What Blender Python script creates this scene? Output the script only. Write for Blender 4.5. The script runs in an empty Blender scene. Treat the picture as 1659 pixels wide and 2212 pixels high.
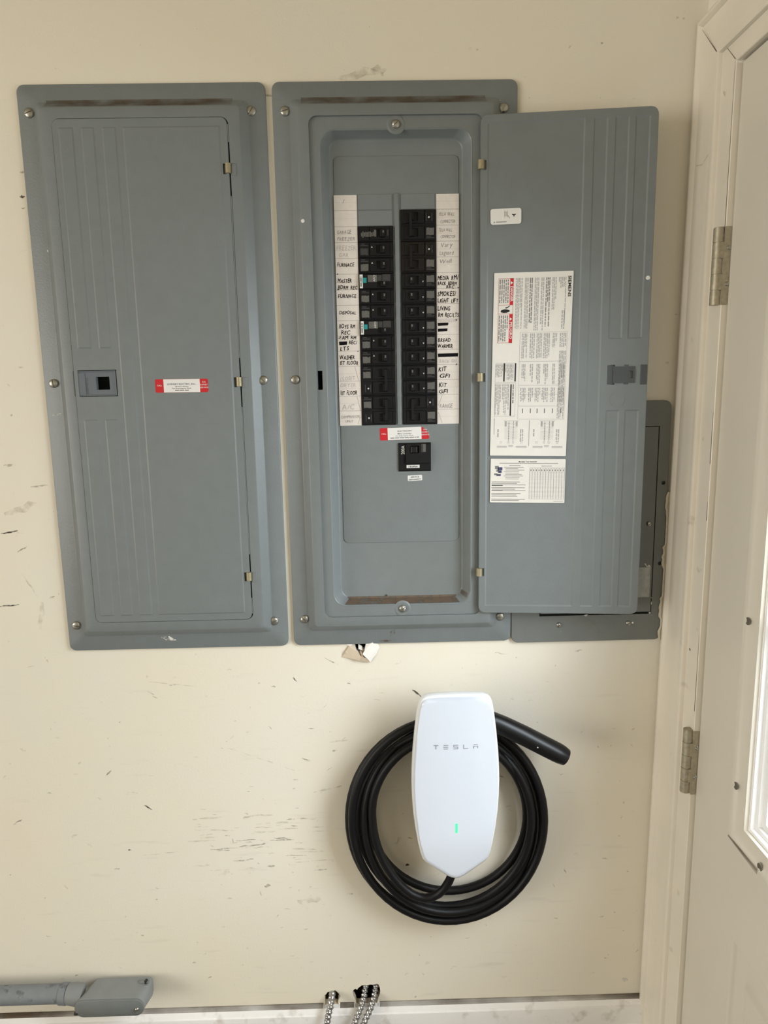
import bpy, bmesh, math, random
from math import sin, cos, pi, radians
from mathutils import Vector, Matrix
from mathutils.geometry import tessellate_polygon

random.seed(7)
SC = bpy.context.scene
COL = SC.collection
Z0 = 1.335                       # height of the middle of the breaker panel above the floor

# ---------------------------------------------------------------- camera
F_PX, IW, IH = 1515.68, 1659.0, 2212.0
CAM = Vector((-0.0482, -1.2106, -0.0225))
_p, _y, _r = radians(9.5624), radians(.8865), radians(-1.04417)
FW = Vector((sin(_y)*cos(_p), cos(_y)*cos(_p), -sin(_p)))
_R = Vector((cos(_y), -sin(_y), 0)); _U = _R.cross(FW)
RT = _R*cos(_r) + _U*sin(_r); UP = _U*cos(_r) - _R*sin(_r)
cd = bpy.data.cameras.new('camera'); cam = bpy.data.objects.new('camera', cd); COL.objects.link(cam)
cd.sensor_fit = 'HORIZONTAL'; cd.sensor_width = 36.0; cd.lens = F_PX/IW*36.0
cd.clip_start = .02; cd.clip_end = 200
M = Matrix((RT, UP, -FW)).transposed().to_4x4(); M.translation = CAM + Vector((0, 0, Z0))
cam.matrix_world = M
SC.camera = cam

# ---------------------------------------------------------------- world, daylight, exposure
def srgb(r, g, b, k=1.0):
    f = lambda c: (c/255/12.92 if c/255 <= .04045 else ((c/255+.055)/1.055)**2.4)*k
    return (f(r), f(g), f(b), 1.0)
w = bpy.data.worlds.new('world'); SC.world = w; w.use_nodes = True
bg = w.node_tree.nodes['Background']; bg.inputs[0].default_value = (.86, .93, 1.0, 1); bg.inputs[1].default_value = 1.5
def area(name, loc, rot, sx, sy, power, col):
    l = bpy.data.lights.new(name, 'AREA'); l.shape = 'RECTANGLE'; l.size = sx; l.size_y = sy
    l.energy = power; l.color = col
    o = bpy.data.objects.new(name, l); COL.objects.link(o); o.location = loc; o.rotation_euler = rot
    return o
# the open garage door behind the viewer, and the glazed side door's daylight
area('garage_door_offscreen', (-4.32, -2.75, 1.08), (radians(90), 0, radians(-90)), 2.6, 1.95, 111, (1.0, .955, .865))
area('door_window_sky_offscreen', (1.20, -.72, 1.72), (radians(64), 0, radians(90)), 2.2, 1.5, 172, (.86, .94, 1.0))
SC.view_settings.view_transform = 'Standard'; SC.view_settings.look = 'None'
SC.view_settings.gamma = 1.0; SC.view_settings.use_curve_mapping = False
SC.view_settings.exposure = -0.1

def at(px, py, Y):
    """point on the plane y = Y that the photograph shows at a pixel"""
    d = FW + RT*((px-IW/2)/F_PX) - UP*((py-IH/2)/F_PX)
    return CAM + d*((Y-CAM.y)/d.y)

# ---------------------------------------------------------------- materials
MATS = {}
def mat(name, col, rough=.5, metal=0., bump=0., bscale=200., var=0., vscale=20., spec=.5, coat=0., emit=None, estr=0., dirt=None):
    m = bpy.data.materials.new(name); m.use_nodes = True
    nt = m.node_tree; N = nt.nodes; L = nt.links; b = N['Principled BSDF']
    b.inputs['Base Color'].default_value = col; b.inputs['Roughness'].default_value = rough
    b.inputs['Metallic'].default_value = metal; b.inputs['Specular IOR Level'].default_value = spec
    b.inputs['Coat Weight'].default_value = coat; b.inputs['Coat Roughness'].default_value = .05
    tc = N.new('ShaderNodeTexCoord')
    if var:
        n = N.new('ShaderNodeTexNoise'); n.inputs['Scale'].default_value = vscale; n.inputs['Detail'].default_value = 5
        L.new(tc.outputs['Object'], n.inputs['Vector'])
        r = N.new('ShaderNodeValToRGB'); L.new(n.outputs['Fac'], r.inputs['Fac'])
        r.color_ramp.elements[0].position = .3; r.color_ramp.elements[1].position = .7
        r.color_ramp.elements[0].color = tuple(c*(1-var) for c in col[:3])+(1,)
        r.color_ramp.elements[1].color = tuple(min(1, c*(1+var)) for c in col[:3])+(1,)
        out = r.outputs['Color']
        if dirt:
            dcol, dsc, lo, hi = dirt
            n2 = N.new('ShaderNodeTexNoise'); n2.inputs['Scale'].default_value = dsc; n2.inputs['Detail'].default_value = 8
            mp = N.new('ShaderNodeMapping'); mp.inputs['Scale'].default_value = (1, 1, 1.0)
            L.new(tc.outputs['Object'], mp.inputs['Vector']); L.new(mp.outputs['Vector'], n2.inputs['Vector'])
            r2 = N.new('ShaderNodeValToRGB'); r2.color_ramp.elements[0].position = lo; r2.color_ramp.elements[1].position = hi
            L.new(n2.outputs['Fac'], r2.inputs['Fac'])
            mx = N.new('ShaderNodeMix'); mx.data_type = 'RGBA'
            L.new(r2.outputs['Color'], mx.inputs[0]); L.new(out, mx.inputs[6]); mx.inputs[7].default_value = dcol
            out = mx.outputs[2]
        L.new(out, b.inputs['Base Color'])
    if bump:
        n = N.new('ShaderNodeTexNoise'); n.inputs['Scale'].default_value = bscale; n.inputs['Detail'].default_value = 3
        L.new(tc.outputs['Object'], n.inputs['Vector'])
        bp = N.new('ShaderNodeBump'); bp.inputs['Strength'].default_value = bump; bp.inputs['Distance'].default_value = .001
        L.new(n.outputs['Fac'], bp.inputs['Height']); L.new(bp.outputs['Normal'], b.inputs['Normal'])
    if emit:
        b.inputs['Emission Color'].default_value = emit; b.inputs['Emission Strength'].default_value = estr
    MATS[name] = m
    return m
def smear(name, col, sc=90., lo=.4, hi=.62, stretch=(1, 1, 1), amax=1.0):
    """dirt film: colour with a noise edge, clear elsewhere"""
    m = bpy.data.materials.new(name); m.use_nodes = True
    nt = m.node_tree; N = nt.nodes; L = nt.links; b = N['Principled BSDF']
    b.inputs['Base Color'].default_value = col; b.inputs['Roughness'].default_value = .9; b.inputs['Specular IOR Level'].default_value = .1
    tc = N.new('ShaderNodeTexCoord'); mp = N.new('ShaderNodeMapping'); mp.inputs['Scale'].default_value = stretch
    n = N.new('ShaderNodeTexNoise'); n.inputs['Scale'].default_value = sc; n.inputs['Detail'].default_value = 6
    L.new(tc.outputs['Object'], mp.inputs['Vector']); L.new(mp.outputs['Vector'], n.inputs['Vector'])
    r = N.new('ShaderNodeMapRange'); r.inputs[1].default_value = lo; r.inputs[2].default_value = hi; r.inputs[4].default_value = amax
    L.new(n.outputs['Fac'], r.inputs[0]); L.new(r.outputs[0], b.inputs['Alpha'])
    MATS[name] = m
    return m
def wall_material():
    m = bpy.data.materials.new('cream_wall_paint'); m.use_nodes = True
    nt = m.node_tree; N = nt.nodes; L = nt.links; b = N['Principled BSDF']
    b.inputs['Roughness'].default_value = .62; b.inputs['Specular IOR Level'].default_value = .3
    tc = N.new('ShaderNodeTexCoord')
    def noise(scale, st=(1, 1, 1), det=6, rough=.6):
        mp = N.new('ShaderNodeMapping'); mp.inputs['Scale'].default_value = st
        n = N.new('ShaderNodeTexNoise'); n.inputs['Scale'].default_value = scale; n.inputs['Detail'].default_value = det; n.inputs['Roughness'].default_value = rough
        L.new(tc.outputs['Object'], mp.inputs['Vector']); L.new(mp.outputs['Vector'], n.inputs['Vector'])
        return n.outputs['Fac']
    def ramp(f, lo, hi):
        r = N.new('ShaderNodeMapRange'); r.inputs[1].default_value = lo; r.inputs[2].default_value = hi; L.new(f, r.inputs[0]); return r.outputs[0]
    def mul(a, k):
        n = N.new('ShaderNodeMath'); n.operation = 'MULTIPLY'; L.new(a, n.inputs[0])
        if isinstance(k, float): n.inputs[1].default_value = k
        else: L.new(k, n.inputs[1])
        return n.outputs[0]
    def mix(f, a, c):
        x = N.new('ShaderNodeMix'); x.data_type = 'RGBA'; L.new(f, x.inputs[0])
        if isinstance(a, tuple): x.inputs[6].default_value = a
        else: L.new(a, x.inputs[6])
        x.inputs[7].default_value = c; return x.outputs[2]
    c = mix(ramp(noise(3.0), .35, .7), srgb(229, 221, 203), srgb(227, 222, 210))
    # horizontal rub marks and small grey scuffs, denser low on the wall
    sx = N.new('ShaderNodeSeparateXYZ'); L.new(tc.outputs['Object'], sx.inputs[0])
    low = ramp(sx.outputs['Z'], 1.05, .55)
    rub = mul(mul(ramp(noise(9.0, (1, 1, 7)), .60, .74), low), .16)
    c = mix(rub, c, srgb(150, 146, 134))
    sp = mul(mul(ramp(noise(38.0, (1, 1, 1.6), 3, .5), .70, .78), ramp(noise(5.0), .42, .6)), .40)
    c = mix(sp, c, srgb(128, 122, 108))
    pt = mul(ramp(noise(95.0, (1, 1, 1), 2, .4), .74, .79), .45)
    c = mix(pt, c, srgb(120, 108, 88))
    L.new(c, b.inputs['Base Color'])
    n = N.new('ShaderNodeTexNoise'); n.inputs['Scale'].default_value = 260; n.inputs['Detail'].default_value = 3; L.new(tc.outputs['Object'], n.inputs['Vector'])
    bp = N.new('ShaderNodeBump'); bp.inputs['Strength'].default_value = .25; bp.inputs['Distance'].default_value = .0008
    L.new(n.outputs['Fac'], bp.inputs['Height']); L.new(bp.outputs['Normal'], b.inputs['Normal'])
    MATS['wall'] = m
wall_material()
mat('grey_paint', srgb(117, 123, 124), .40, bump=.22, bscale=420, var=.03, vscale=40, spec=.5)
mat('grey_paint_dark', srgb(109, 112, 109), .5, bump=.2, bscale=420, var=.05, vscale=30)
mat('latch_grey', srgb(98, 105, 112), .5, var=.03)
mat('latch_back', srgb(72, 76, 78), .55, var=.05)
mat('zinc', srgb(170, 168, 160), .38, .9, bump=.2, bscale=300)
mat('zinc_slot', srgb(52, 50, 46), .7, .4)
mat('tan_clip', srgb(158, 148, 118), .45, .35, var=.1, vscale=300)
mat('paper', srgb(222, 214, 206), .8, var=.03, vscale=120, spec=.2)
mat('paper_line', srgb(150, 142, 138), .9, spec=.1)
mat('paper_faint', srgb(196, 188, 182), .9, spec=.1)
mat('marker', srgb(22, 20, 22), .8, spec=.1)
mat('pencil', srgb(138, 132, 130), .8, spec=.1)
mat('pencil_faint', srgb(182, 175, 170), .8, spec=.1)
mat('breaker_black', srgb(19, 19, 20), .55, bump=.15, bscale=700, spec=.22)
mat('breaker_brown', srgb(26, 22, 19), .55, bump=.15, bscale=700, spec=.22)
mat('handle_black', srgb(17, 17, 19), .45, spec=.3)
mat('print_grey', srgb(98, 96, 92), .7, var=.22, vscale=900, spec=.2)
mat('print_dim', srgb(64, 63, 62), .7, var=.25, vscale=900, spec=.2)
mat('print_white', srgb(196, 195, 190), .6)
mat('sticker_white', srgb(226, 224, 220), .45, spec=.4)
mat('sticker_red', srgb(196, 32, 42), .45, spec=.4)
mat('teal', srgb(30, 140, 140), .4)
mat('ink', srgb(40, 40, 42), .7, spec=.2)
mat('ink_grey', srgb(128, 126, 124), .8, spec=.1)
mat('ink_light', srgb(172, 170, 168), .8, spec=.1)
mat('ink_red', srgb(190, 110, 106), .8, spec=.1)
mat('ink_blue', srgb(74, 78, 110), .8, spec=.1)
mat('label_paper', srgb(224, 220, 212), .55, var=.02, vscale=60, spec=.3)
mat('charger_white', srgb(212, 218, 229), .06, spec=.6, coat=.6)
mat('charger_rim', srgb(232, 234, 236), .22)
mat('charger_hub', srgb(52, 53, 56), .5)
mat('logo_grey', srgb(150, 152, 160), .3)
mat('led', srgb(90, 230, 140), .3, emit=(.03, 1.0, .20, 1), estr=1.3)
mat('led_core', srgb(60, 220, 190), .3, emit=(.02, .8, .40, 1), estr=.8)
mat('rubber', srgb(13, 13, 15), .46, bump=.12, bscale=900, spec=.26)
mat('connector_black', srgb(13, 14, 17), .34, spec=.38)
mat('conduit_grey', srgb(122, 127, 131), .55, bump=.15, bscale=200, var=.07, vscale=60, dirt=(srgb(84, 84, 92), 55., .58, .72))
mat('conduit_body', srgb(130, 133, 133), .55, bump=.2, bscale=160, var=.05, vscale=40)
mat('conduit_cover', srgb(112, 116, 115), .6, bump=.2, bscale=160, var=.05, vscale=40)
mat('armor', srgb(176, 176, 176), .3, .95, var=.12, vscale=200)
mat('trim_paint', srgb(226, 218, 203), .4, bump=.1, bscale=150, var=.025, vscale=14, dirt=(srgb(178, 168, 152), 30., .66, .8))
mat('base_paint', srgb(240, 238, 236), .45, bump=.15, bscale=120, var=.03, vscale=14, dirt=(srgb(176, 166, 154), 34., .60, .92))
mat('door_paint', srgb(214, 207, 193), .38, bump=.06, bscale=300, var=.015, vscale=8)
mat('vinyl_white', srgb(240, 240, 240), .35)
mat('hinge_metal', srgb(172, 164, 144), .46, .5, var=.14, vscale=160, bump=.15, bscale=300)
mat('seam', srgb(98, 86, 74), .9, spec=.1)
mat('hole_shade', srgb(96, 90, 78), .8)  # shade inside the window frame's screw holes, painted as a dark tone
mat('gypsum', srgb(238, 232, 224), .9, bump=.4, bscale=300, spec=.1)
mat('torn_paper', srgb(206, 190, 168), .9, bump=.3, bscale=200, spec=.1)
mat('cavity', srgb(150, 126, 96), .95, spec=.05)
mat('concrete', srgb(120, 117, 112), .8, bump=.3, bscale=60, var=.12, vscale=4)
mat('ceiling_paint', srgb(190, 181, 160), .9, bump=.3, bscale=120, var=.02)
mat('remnant', srgb(166, 168, 164), .8, bump=.3, bscale=200, var=.18, vscale=110)
mat('caulk', srgb(200, 190, 172), .8, bump=.4, bscale=220, var=.1, vscale=120)
smear('dust', srgb(96, 74, 44), 28., .25, .75, (1, 1, 1), .75)
smear('dust_thick', srgb(112, 97, 82), 70., .10, .55, (1, 1, 1), .92)
smear('ledge_dirt', srgb(96, 82, 66), 12., .15, .75, (.6, 1, 1), .9)
smear('scuff', srgb(112, 104, 90), 120., .36, .60, (1, 1, 1), .42)
smear('scuff_dark', srgb(70, 64, 58), 140., .30, .56, (1, 1, 1), .85)
smear('scuff_faint', srgb(170, 160, 140), 70., .40, .74, (1, 1, 1), .34)
smear('scrape_white', srgb(226, 224, 218), 130., .42, .6, (1, 1, 1), .9)
smear('rust', srgb(104, 76, 52), 150., .42, .70, (1, 1, 1), .7)
def glass_material():
    m = bpy.data.materials.new('window_glass'); m.use_nodes = True
    nt = m.node_tree; N = nt.nodes; L = nt.links; N.remove(N['Principled BSDF'])
    t = N.new('ShaderNodeBsdfTransparent'); g = N.new('ShaderNodeBsdfGlossy'); g.inputs['Roughness'].default_value = .02
    mx = N.new('ShaderNodeMixShader'); mx.inputs[0].default_value = .07
    L.new(t.outputs[0], mx.inputs[1]); L.new(g.outputs[0], mx.inputs[2])
    L.new(mx.outputs[0], N['Material Output'].inputs[0]); MATS['glass'] = m
glass_material()

# ---------------------------------------------------------------- mesh helpers
class MB:
    """collects faces with materials; coordinates: x right, y away from the viewer, z up from the panel's middle"""
    def __init__(s): s.v = []; s.f = []; s.m = []; s.names = []
    def mi(s, name):
        if name not in s.names: s.names.append(name)
        return s.names.index(name)
    def add(s, verts, faces, m):
        o = len(s.v); s.v.extend([tuple(p) for p in verts]); k = s.mi(m)
        for f in faces: s.f.append([o+i for i in f]); s.m.append(k)
    def box(s, x0, x1, y0, y1, z0, z1, m):
        s.add([(x0, y0, z0), (x1, y0, z0), (x1, y1, z0), (x0, y1, z0), (x0, y0, z1), (x1, y0, z1), (x1, y1, z1), (x0, y1, z1)],
              [(0, 1, 5, 4), (1, 2, 6, 5), (2, 3, 7, 6), (3, 0, 4, 7), (4, 5, 6, 7), (3, 2, 1, 0)], m)
    def bbox(s, x0, x1, y0, y1, z0, z1, m, b=.0006):
        """box whose front (y0, towards the viewer) edges are chamfered"""
        s.loft([(rect(x0, x1, z0, z1), y1), (rect(x0, x1, z0, z1), y0+b), (rect(x0+b, x1-b, z0+b, z1-b), y0)], m, cap1=True)
    def loft(s, loops, m, cap0=False, cap1=False):
        n = len(loops[0][0]); V = []
        for lp, y in loops: V += [(p[0], y, p[1]) for p in lp]
        Fc = []
        for k in range(len(loops)-1):
            for i in range(n):
                j = (i+1) % n; Fc.append((k*n+i, k*n+j, (k+1)*n+j, (k+1)*n+i))
        if cap1: Fc.append(tuple((len(loops)-1)*n+i for i in range(n)))
        if cap0: Fc.append(tuple(reversed(range(n))))
        s.add(V, Fc, m)
    def tube(s, pts, radii, m, n=10, caps=True, squash=1.0):
        pts = [Vector(p) for p in pts]
        if not hasattr(radii, '__len__'): radii = [radii]*len(pts)
        T = [(pts[min(i+1, len(pts)-1)]-pts[max(i-1, 0)]).normalized() for i in range(len(pts))]
        ref = Vector((0, 1, 0)) if abs(T[0].y) < .9 else Vector((1, 0, 0))
        a = (ref - T[0]*ref.dot(T[0])).normalized(); V = []
        for i, p in enumerate(pts):
            a = (a - T[i]*a.dot(T[i])).normalized(); b = T[i].cross(a)
            for k in range(n):
                t = 2*pi*k/n; V.append(p + (a*cos(t)*squash + b*sin(t))*radii[i])
        Fc = [(i*n+k, i*n+(k+1) % n, (i+1)*n+(k+1) % n, (i+1)*n+k) for i in range(len(pts)-1) for k in range(n)]
        if caps: Fc += [tuple(reversed(range(n))), tuple((len(pts)-1)*n+k for k in range(n))]
        s.add(V, Fc, m)
    def lathe(s, c, prof, m, n=16):
        """round shape about the y axis; prof: (radius, y offset)"""
        lo = [([(c[0]+r*cos(2*pi*k/n), c[2]+r*sin(2*pi*k/n)) for k in range(n)], c[1]+h) for r, h in prof]
        s.loft(lo, m, cap1=True)
    def poly(s, pts, y, m): s.add([(p[0], y, p[1]) for p in pts], [tuple(range(len(pts)))], m)
    def holed(s, outer, holes, y, m):
        loops = [[Vector((p[0], p[1], 0)) for p in lp] for lp in [outer]+holes]
        flat = [p for lp in loops for p in lp]
        s.add([(p.x, y, p.y) for p in flat], [tuple(t) for t in tessellate_polygon(loops)], m)
    def map(s, fn): s.v = [tuple(fn(Vector(p))) for p in s.v]; return s
    def build(s, name, parent=None, smooth=None, fix=True):
        me = bpy.data.meshes.new(name)
        off = WL[parent.name] if parent else Vector((0, 0, 0))
        me.from_pydata([(p[0]-off.x, p[1]-off.y, p[2]+Z0-off.z) for p in s.v], [], s.f)
        for n in s.names: me.materials.append(MATS[n])
        me.polygons.foreach_set('material_index', s.m)
        me.update()
        if fix:
            bm = bmesh.new(); bm.from_mesh(me); bmesh.ops.recalc_face_normals(bm, faces=bm.faces[:]); bm.to_mesh(me); bm.free()
        if smooth is not None:
            me.polygons.foreach_set('use_smooth', [True]*len(me.polygons)); me.set_sharp_from_angle(angle=radians(smooth))
        o = bpy.data.objects.new(name, me); COL.objects.link(o)
        if parent: o.parent = parent
        WL[o.name] = off
        return o
WL = {}
def thing(name, label, cat, loc, group=None):
    o = bpy.data.objects.new(name, None); COL.objects.link(o); o.empty_display_size = .05
    o.location = (loc[0], loc[1], loc[2]+Z0); WL[o.name] = Vector(o.location)
    o['label'] = label; o['category'] = cat
    if group: o['group'] = group
    return o
def struct(o, label=None):
    o['kind'] = 'structure'
    if label: o['label'] = label
    return o
def part(parent, name, m, *boxes, **k):
    mb = MB()
    for b in boxes: mb.bbox(*b, m)
    return mb.build(name, parent, **k)
def rect(x0, x1, z0, z1): return [(x0, z0), (x1, z0), (x1, z1), (x0, z1)]
def rr(x0, x1, z0, z1, r, n=5):
    P = []
    for cx, cz, a in ((x1-r, z0+r, -90), (x1-r, z1-r, 0), (x0+r, z1-r, 90), (x0+r, z0+r, 180)):
        for k in range(n+1):
            t = radians(a+90*k/n); P.append((cx+r*cos(t), cz+r*sin(t)))
    return P
def relief(mb, x0, x1, z0, z1, y, rects, m, sgn=1, e=.0024, r=.010, margin=.008):
    """sheet with pressed rectangles: rects = (x0,x1,z0,z1,height towards the viewer); flat rim out to a rounded outline"""
    gx0, gx1, gz0, gz1 = x0+margin, x1-margin, z0+margin, z1-margin
    X = {gx0, gx1}; Z = {gz0, gz1}
    rects = [q if len(q) == 6 else q+(e,) for q in rects]
    for a, b, c, d, h, e in rects:
        for q in (a, a+e, b-e, b): X.add(min(max(q, gx0), gx1))
        for q in (c, c+e, d-e, d): Z.add(min(max(q, gz0), gz1))
    X = sorted(X); Z = sorted(Z); t = 1e-6
    def hh(x, z):
        v = 0
        for a, b, c, d, h, e in rects:
            if a+e-t <= x <= b-e+t and c+e-t <= z <= d-e+t: v += h
        return v
    nx = len(X); V = [(x, y-sgn*hh(x, z), z) for z in Z for x in X]
    mb.add(V, [(j*nx+i, j*nx+i+1, (j+1)*nx+i+1, (j+1)*nx+i) for j in range(len(Z)-1) for i in range(nx-1)], m)
    mb.holed(rr(x0, x1, z0, z1, r), [rect(gx0, gx1, gz0, gz1)], y, m)
def text_faces(body, bold=0.0):
    c = bpy.data.curves.new('t', 'FONT'); c.body = body; c.size = 1.0; c.offset = bold; c.resolution_u = 2; c.fill_mode = 'FRONT'
    o = bpy.data.objects.new('t', c); COL.objects.link(o)
    bpy.context.view_layer.update()
    me = o.evaluated_get(bpy.context.evaluated_depsgraph_get()).to_mesh()
    V = [v.co.copy() for v in me.vertices]; Fc = [tuple(p.vertices) for p in me.polygons]
    bpy.data.objects.remove(o); bpy.data.curves.remove(c)
    return V, Fc
def put_text(mb, body, org, right, up, size, m, bold=0.0, width=None, align='L', slant=0., jitter=0.):
    """flat lettering; org = lower left corner; right, up = unit vectors; width squeezes the line to that length"""
    if jitter:
        out = []; x = 0.; Fc = []
        for ch in body:
            if ch == ' ': x += .55; continue
            V, G = text_faces(ch, bold)
            if not V: continue
            x0 = min(v.x for v in V); x1 = max(v.x for v in V); a = random.uniform(-1, 1)*jitter*.5; dy = random.uniform(-1, 1)*jitter*.25; k = 1+random.uniform(-1, 1)*jitter*.5
            o = len(out)
            for v in V:
                vx = (v.x-x0)*k; vy = v.y*k
                out.append(Vector((x+vx*cos(a)-vy*sin(a), vx*sin(a)+vy*cos(a)+dy, 0)))
            Fc += [tuple(o+i for i in g) for g in G]; x += (x1-x0)*k+.14
        V = out
    else: V, Fc = text_faces(body, bold)
    if not V: return
    x0 = min(v.x for v in V); x1 = max(v.x for v in V); sx = size
    if width: sx = width/(x1-x0)
    L = (x1-x0)*sx; sh = {'L': 0, 'C': -L/2, 'R': -L}[align]
    org = Vector(org); right = Vector(right); up = Vector(up)
    mb.add([org + right*((v.x-x0+v.y*slant)*sx+sh) + up*(v.y*size) for v in V], Fc, m)
def dashes(mb, org, right, up, width, n, pitch, h, m, fill=.92, seed=1):
    """rows of tiny unreadable print as word-long bars, first row at the top"""
    rnd = random.Random(seed); org = Vector(org); right = Vector(right); up = Vector(up)
    for i in range(n):
        x = 0.; end = width*(1. if rnd.random() < .75 else rnd.uniform(.4, .95))*fill
        while x < end:
            l = min(rnd.uniform(.0022, .0085), end-x); o = org - up*(i*pitch) + right*x
            mb.add([o, o+right*l, o+right*l+up*h, o+up*h], [(0, 1, 2, 3)], m); x += l+.0009
XR, ZU = Vector((1, 0, 0)), Vector((0, 0, 1))

# ---------------------------------------------------------------- the room
def racked(v):                      # the side wall leans a touch and its doorway is slightly out of plumb
    return Vector((v.x + .0097*(v.z+.4), v.y + .0125*(v.z-.33)*min(1., max(0., -v.y)/.08), v.z))
FLOOR, CEIL = -Z0, 1.35
LEFT, REAR = -4.3, -4.3
HOLE1 = [(-.1635, -1.192), (-.158, -1.185), (-.150, -1.1825), (-.143, -1.1815), (-.1365, -1.188), (-.1325, -1.195), (-.137, -1.204), (-.1375, -1.213), (-.1635, -1.213)]
HOLE2 = [(-.1085, -1.184), (-.104, -1.1795), (-.100, -1.1815), (-.0965, -1.1765), (-.090, -1.1725), (-.074, -1.1715), (-.0585, -1.1700), (-.0545, -1.181), (-.0545, -1.192), (-.059, -1.203), (-.061, -1.213), (-.101, -1.213), (-.104, -1.203), (-.107, -1.196)]
HOLE3 = [(-.0885, -.440), (-.066, -.440), (-.0655, -.474), (-.073, -.4795), (-.079, -.484), (-.0845, -.478), (-.087, -.469)]
def ragged(lp, seed):
    rnd = random.Random(seed); out = []
    for i, p in enumerate(lp):
        q = lp[(i+1) % len(lp)]; k = max(1, int(math.hypot(q[0]-p[0], q[1]-p[1])/.0028))
        for j in range(k): t = j/k; out.append((p[0]+(q[0]-p[0])*t+rnd.uniform(-1, 1)*.0007, p[1]+(q[1]-p[1])*t+rnd.uniform(-1, 1)*.0007))
    return out
HOLE1, HOLE2 = ragged(HOLE1, 1), ragged(HOLE2, 2)
mb = MB()
PAN = rr(-.150, .150, -.42, .42, .01)
PAN1 = rr(-.3999-.150, -.3999+.150, -.42, .42, .01); PAN3 = rr(.240, .4515, -.425, -.080, .004)
mb.holed(rect(LEFT, .60, FLOOR, CEIL), [PAN, PAN1, PAN3, HOLE1, HOLE2, HOLE3], 0, 'wall')
for lp in (PAN, PAN1, PAN3, HOLE1, HOLE2, HOLE3): mb.loft([(lp, 0), (lp, .0127)], 'gypsum' if lp in (PAN, PAN1, PAN3, HOLE3) else 'torn_paper')
wall_back = struct(mb.build('wall_back', fix=False))
mb = MB(); mb.loft([(rect(LEFT, .62, FLOOR, CEIL), .0), (rect(LEFT, .62, FLOOR, CEIL), .10)], 'cavity', cap1=True)
mb.build('wall_cavity', wall_back)
mb = MB(); mb.add([(LEFT, .1, FLOOR), (1.2, .1, FLOOR), (1.2, REAR-.6, FLOOR), (LEFT, REAR-.6, FLOOR)], [(0, 1, 2, 3)], 'concrete'); struct(mb.build('floor'))
mb = MB(); mb.add([(LEFT, .1, CEIL), (.75, .1, CEIL), (.75, REAR, CEIL), (LEFT, REAR, CEIL)], [(0, 1, 2, 3)], 'ceiling_paint'); struct(mb.build('ceiling'))

mb = MB(); mb.add([(LEFT, REAR, FLOOR), (.75, REAR, FLOOR), (.75, REAR, CEIL), (LEFT, REAR, CEIL)], [(0, 1, 2, 3)], 'wall'); struct(mb.build('wall_rear'))
# side wall with the doorway; its casing, jamb and door
DY0, DY1, DTOP = -.121, -1.035, .440       # doorway between these y, up to this z
mb = MB()
def xplane(mb, outer, holes, x, m):        # (y, z) polygon on a plane of constant x
    loops = [[Vector((p[0], p[1], 0)) for p in lp] for lp in [outer]+holes]; flat = [p for lp in loops for p in lp]
    mb.add([(x, p.x, p.y) for p in flat], [tuple(t) for t in tessellate_polygon(loops)], m)
xplane(mb, rect(REAR, .1, FLOOR, CEIL), [rect(DY1-.03, DY0+.03, FLOOR, DTOP+.03)], .486, 'wall')
wall_right = struct(mb.map(racked).build('wall_right'))
mw = MB(); xplane(mw, rect(REAR, .1, FLOOR, CEIL), [rect(-4.1, -1.4, FLOOR+.004, FLOOR+2.1)], LEFT, 'wall'); struct(mw.build('wall_left'))
def swept(mb, prof, path, m):
    """moulding: prof = (u across from the outer edge, x); path = list of functions u -> (y, z)"""
    n = len(prof)
    V = [(x, *path[k](u)) for k in range(len(path)) for u, x in prof]
    mb.add(V, [(k*n+i, k*n+i+1, (k+1)*n+i+1, (k+1)*n+i) for k in range(len(path)-1) for i in range(n-1)], m)
CP = [(0, .486), (.0, .478), (.002, .4705), (.004, .4680), (.007, .4668), (.010, .4672), (.0125, .4700), (.0145, .4735), (.018, .4742), (.040, .4732), (.058, .4712), (.064, .4722), (.070, .4708), (.0740, .4706), (.0768, .4722), (.078, .4750), (.078, .486)]
HT = DTOP + .029 + .078     # top of the head casing
CO = -.0005
mb = MB()
swept(mb, CP, [lambda u: (CO-u, FLOOR), lambda u: (CO-u, HT-u), lambda u: (DY1-.10+u, HT-u), lambda u: (DY1-.10+u, FLOOR)], 'trim_paint')
trim = struct(mb.map(racked).build('trim_1', smooth=35))
# jamb: face strip, then the rebate the door shuts into
mb = MB()
JP = [(0, .486), (0, .478), (.0425, .478), (.0435, .479), (.0435, .4868), (.0435, .56)]
swept(mb, JP, [lambda u: (-.0775-u, FLOOR), lambda u: (-.0775-u, DTOP+.0435-u), lambda u: (DY1-.0435+u, DTOP+.0435-u), lambda u: (DY1-.0435+u, FLOOR)], 'trim_paint')
mb.map(racked).build('door_jamb', trim, smooth=35)
# open joints: mitre cracks and the line where the stop meets the jamb
mb = MB()
def crack(mb, x, a, b, wd, m='seam'):
    a = Vector((0, *a)); b = Vector((0, *b)); d = (b-a).normalized(); n = Vector((0, -d.z, d.y))*wd/2
    P = [a-n*.4, b-n, b+n, a+n*.4]; mb.add([(x, p.y, p.z) for p in P], [(0, 1, 2, 3)], m)
crack(mb, .4702, (-.019, HT-.0195), (-.074, HT-.0745), .0014)
crack(mb, .4775, (-.079, DTOP+.042), (-.119, DTOP+.003), .0010)
crack(mb, .4775, (-.1188, .44), (-.1188, .18), .0011)
for z0, z1 in ((-.06, -.14), (-.20, -.23), (-.42, -.55), (-.60, -.62)): crack(mb, .4775, (-.1188, z0), (-.1188, z1), .0012)
crack(mb, .4704, (-.024, .327), (-.048, .322), .0016, 'scuff'); crack(mb, .4704, (-.048, .322), (-.066, .331), .0016, 'scuff')
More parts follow.
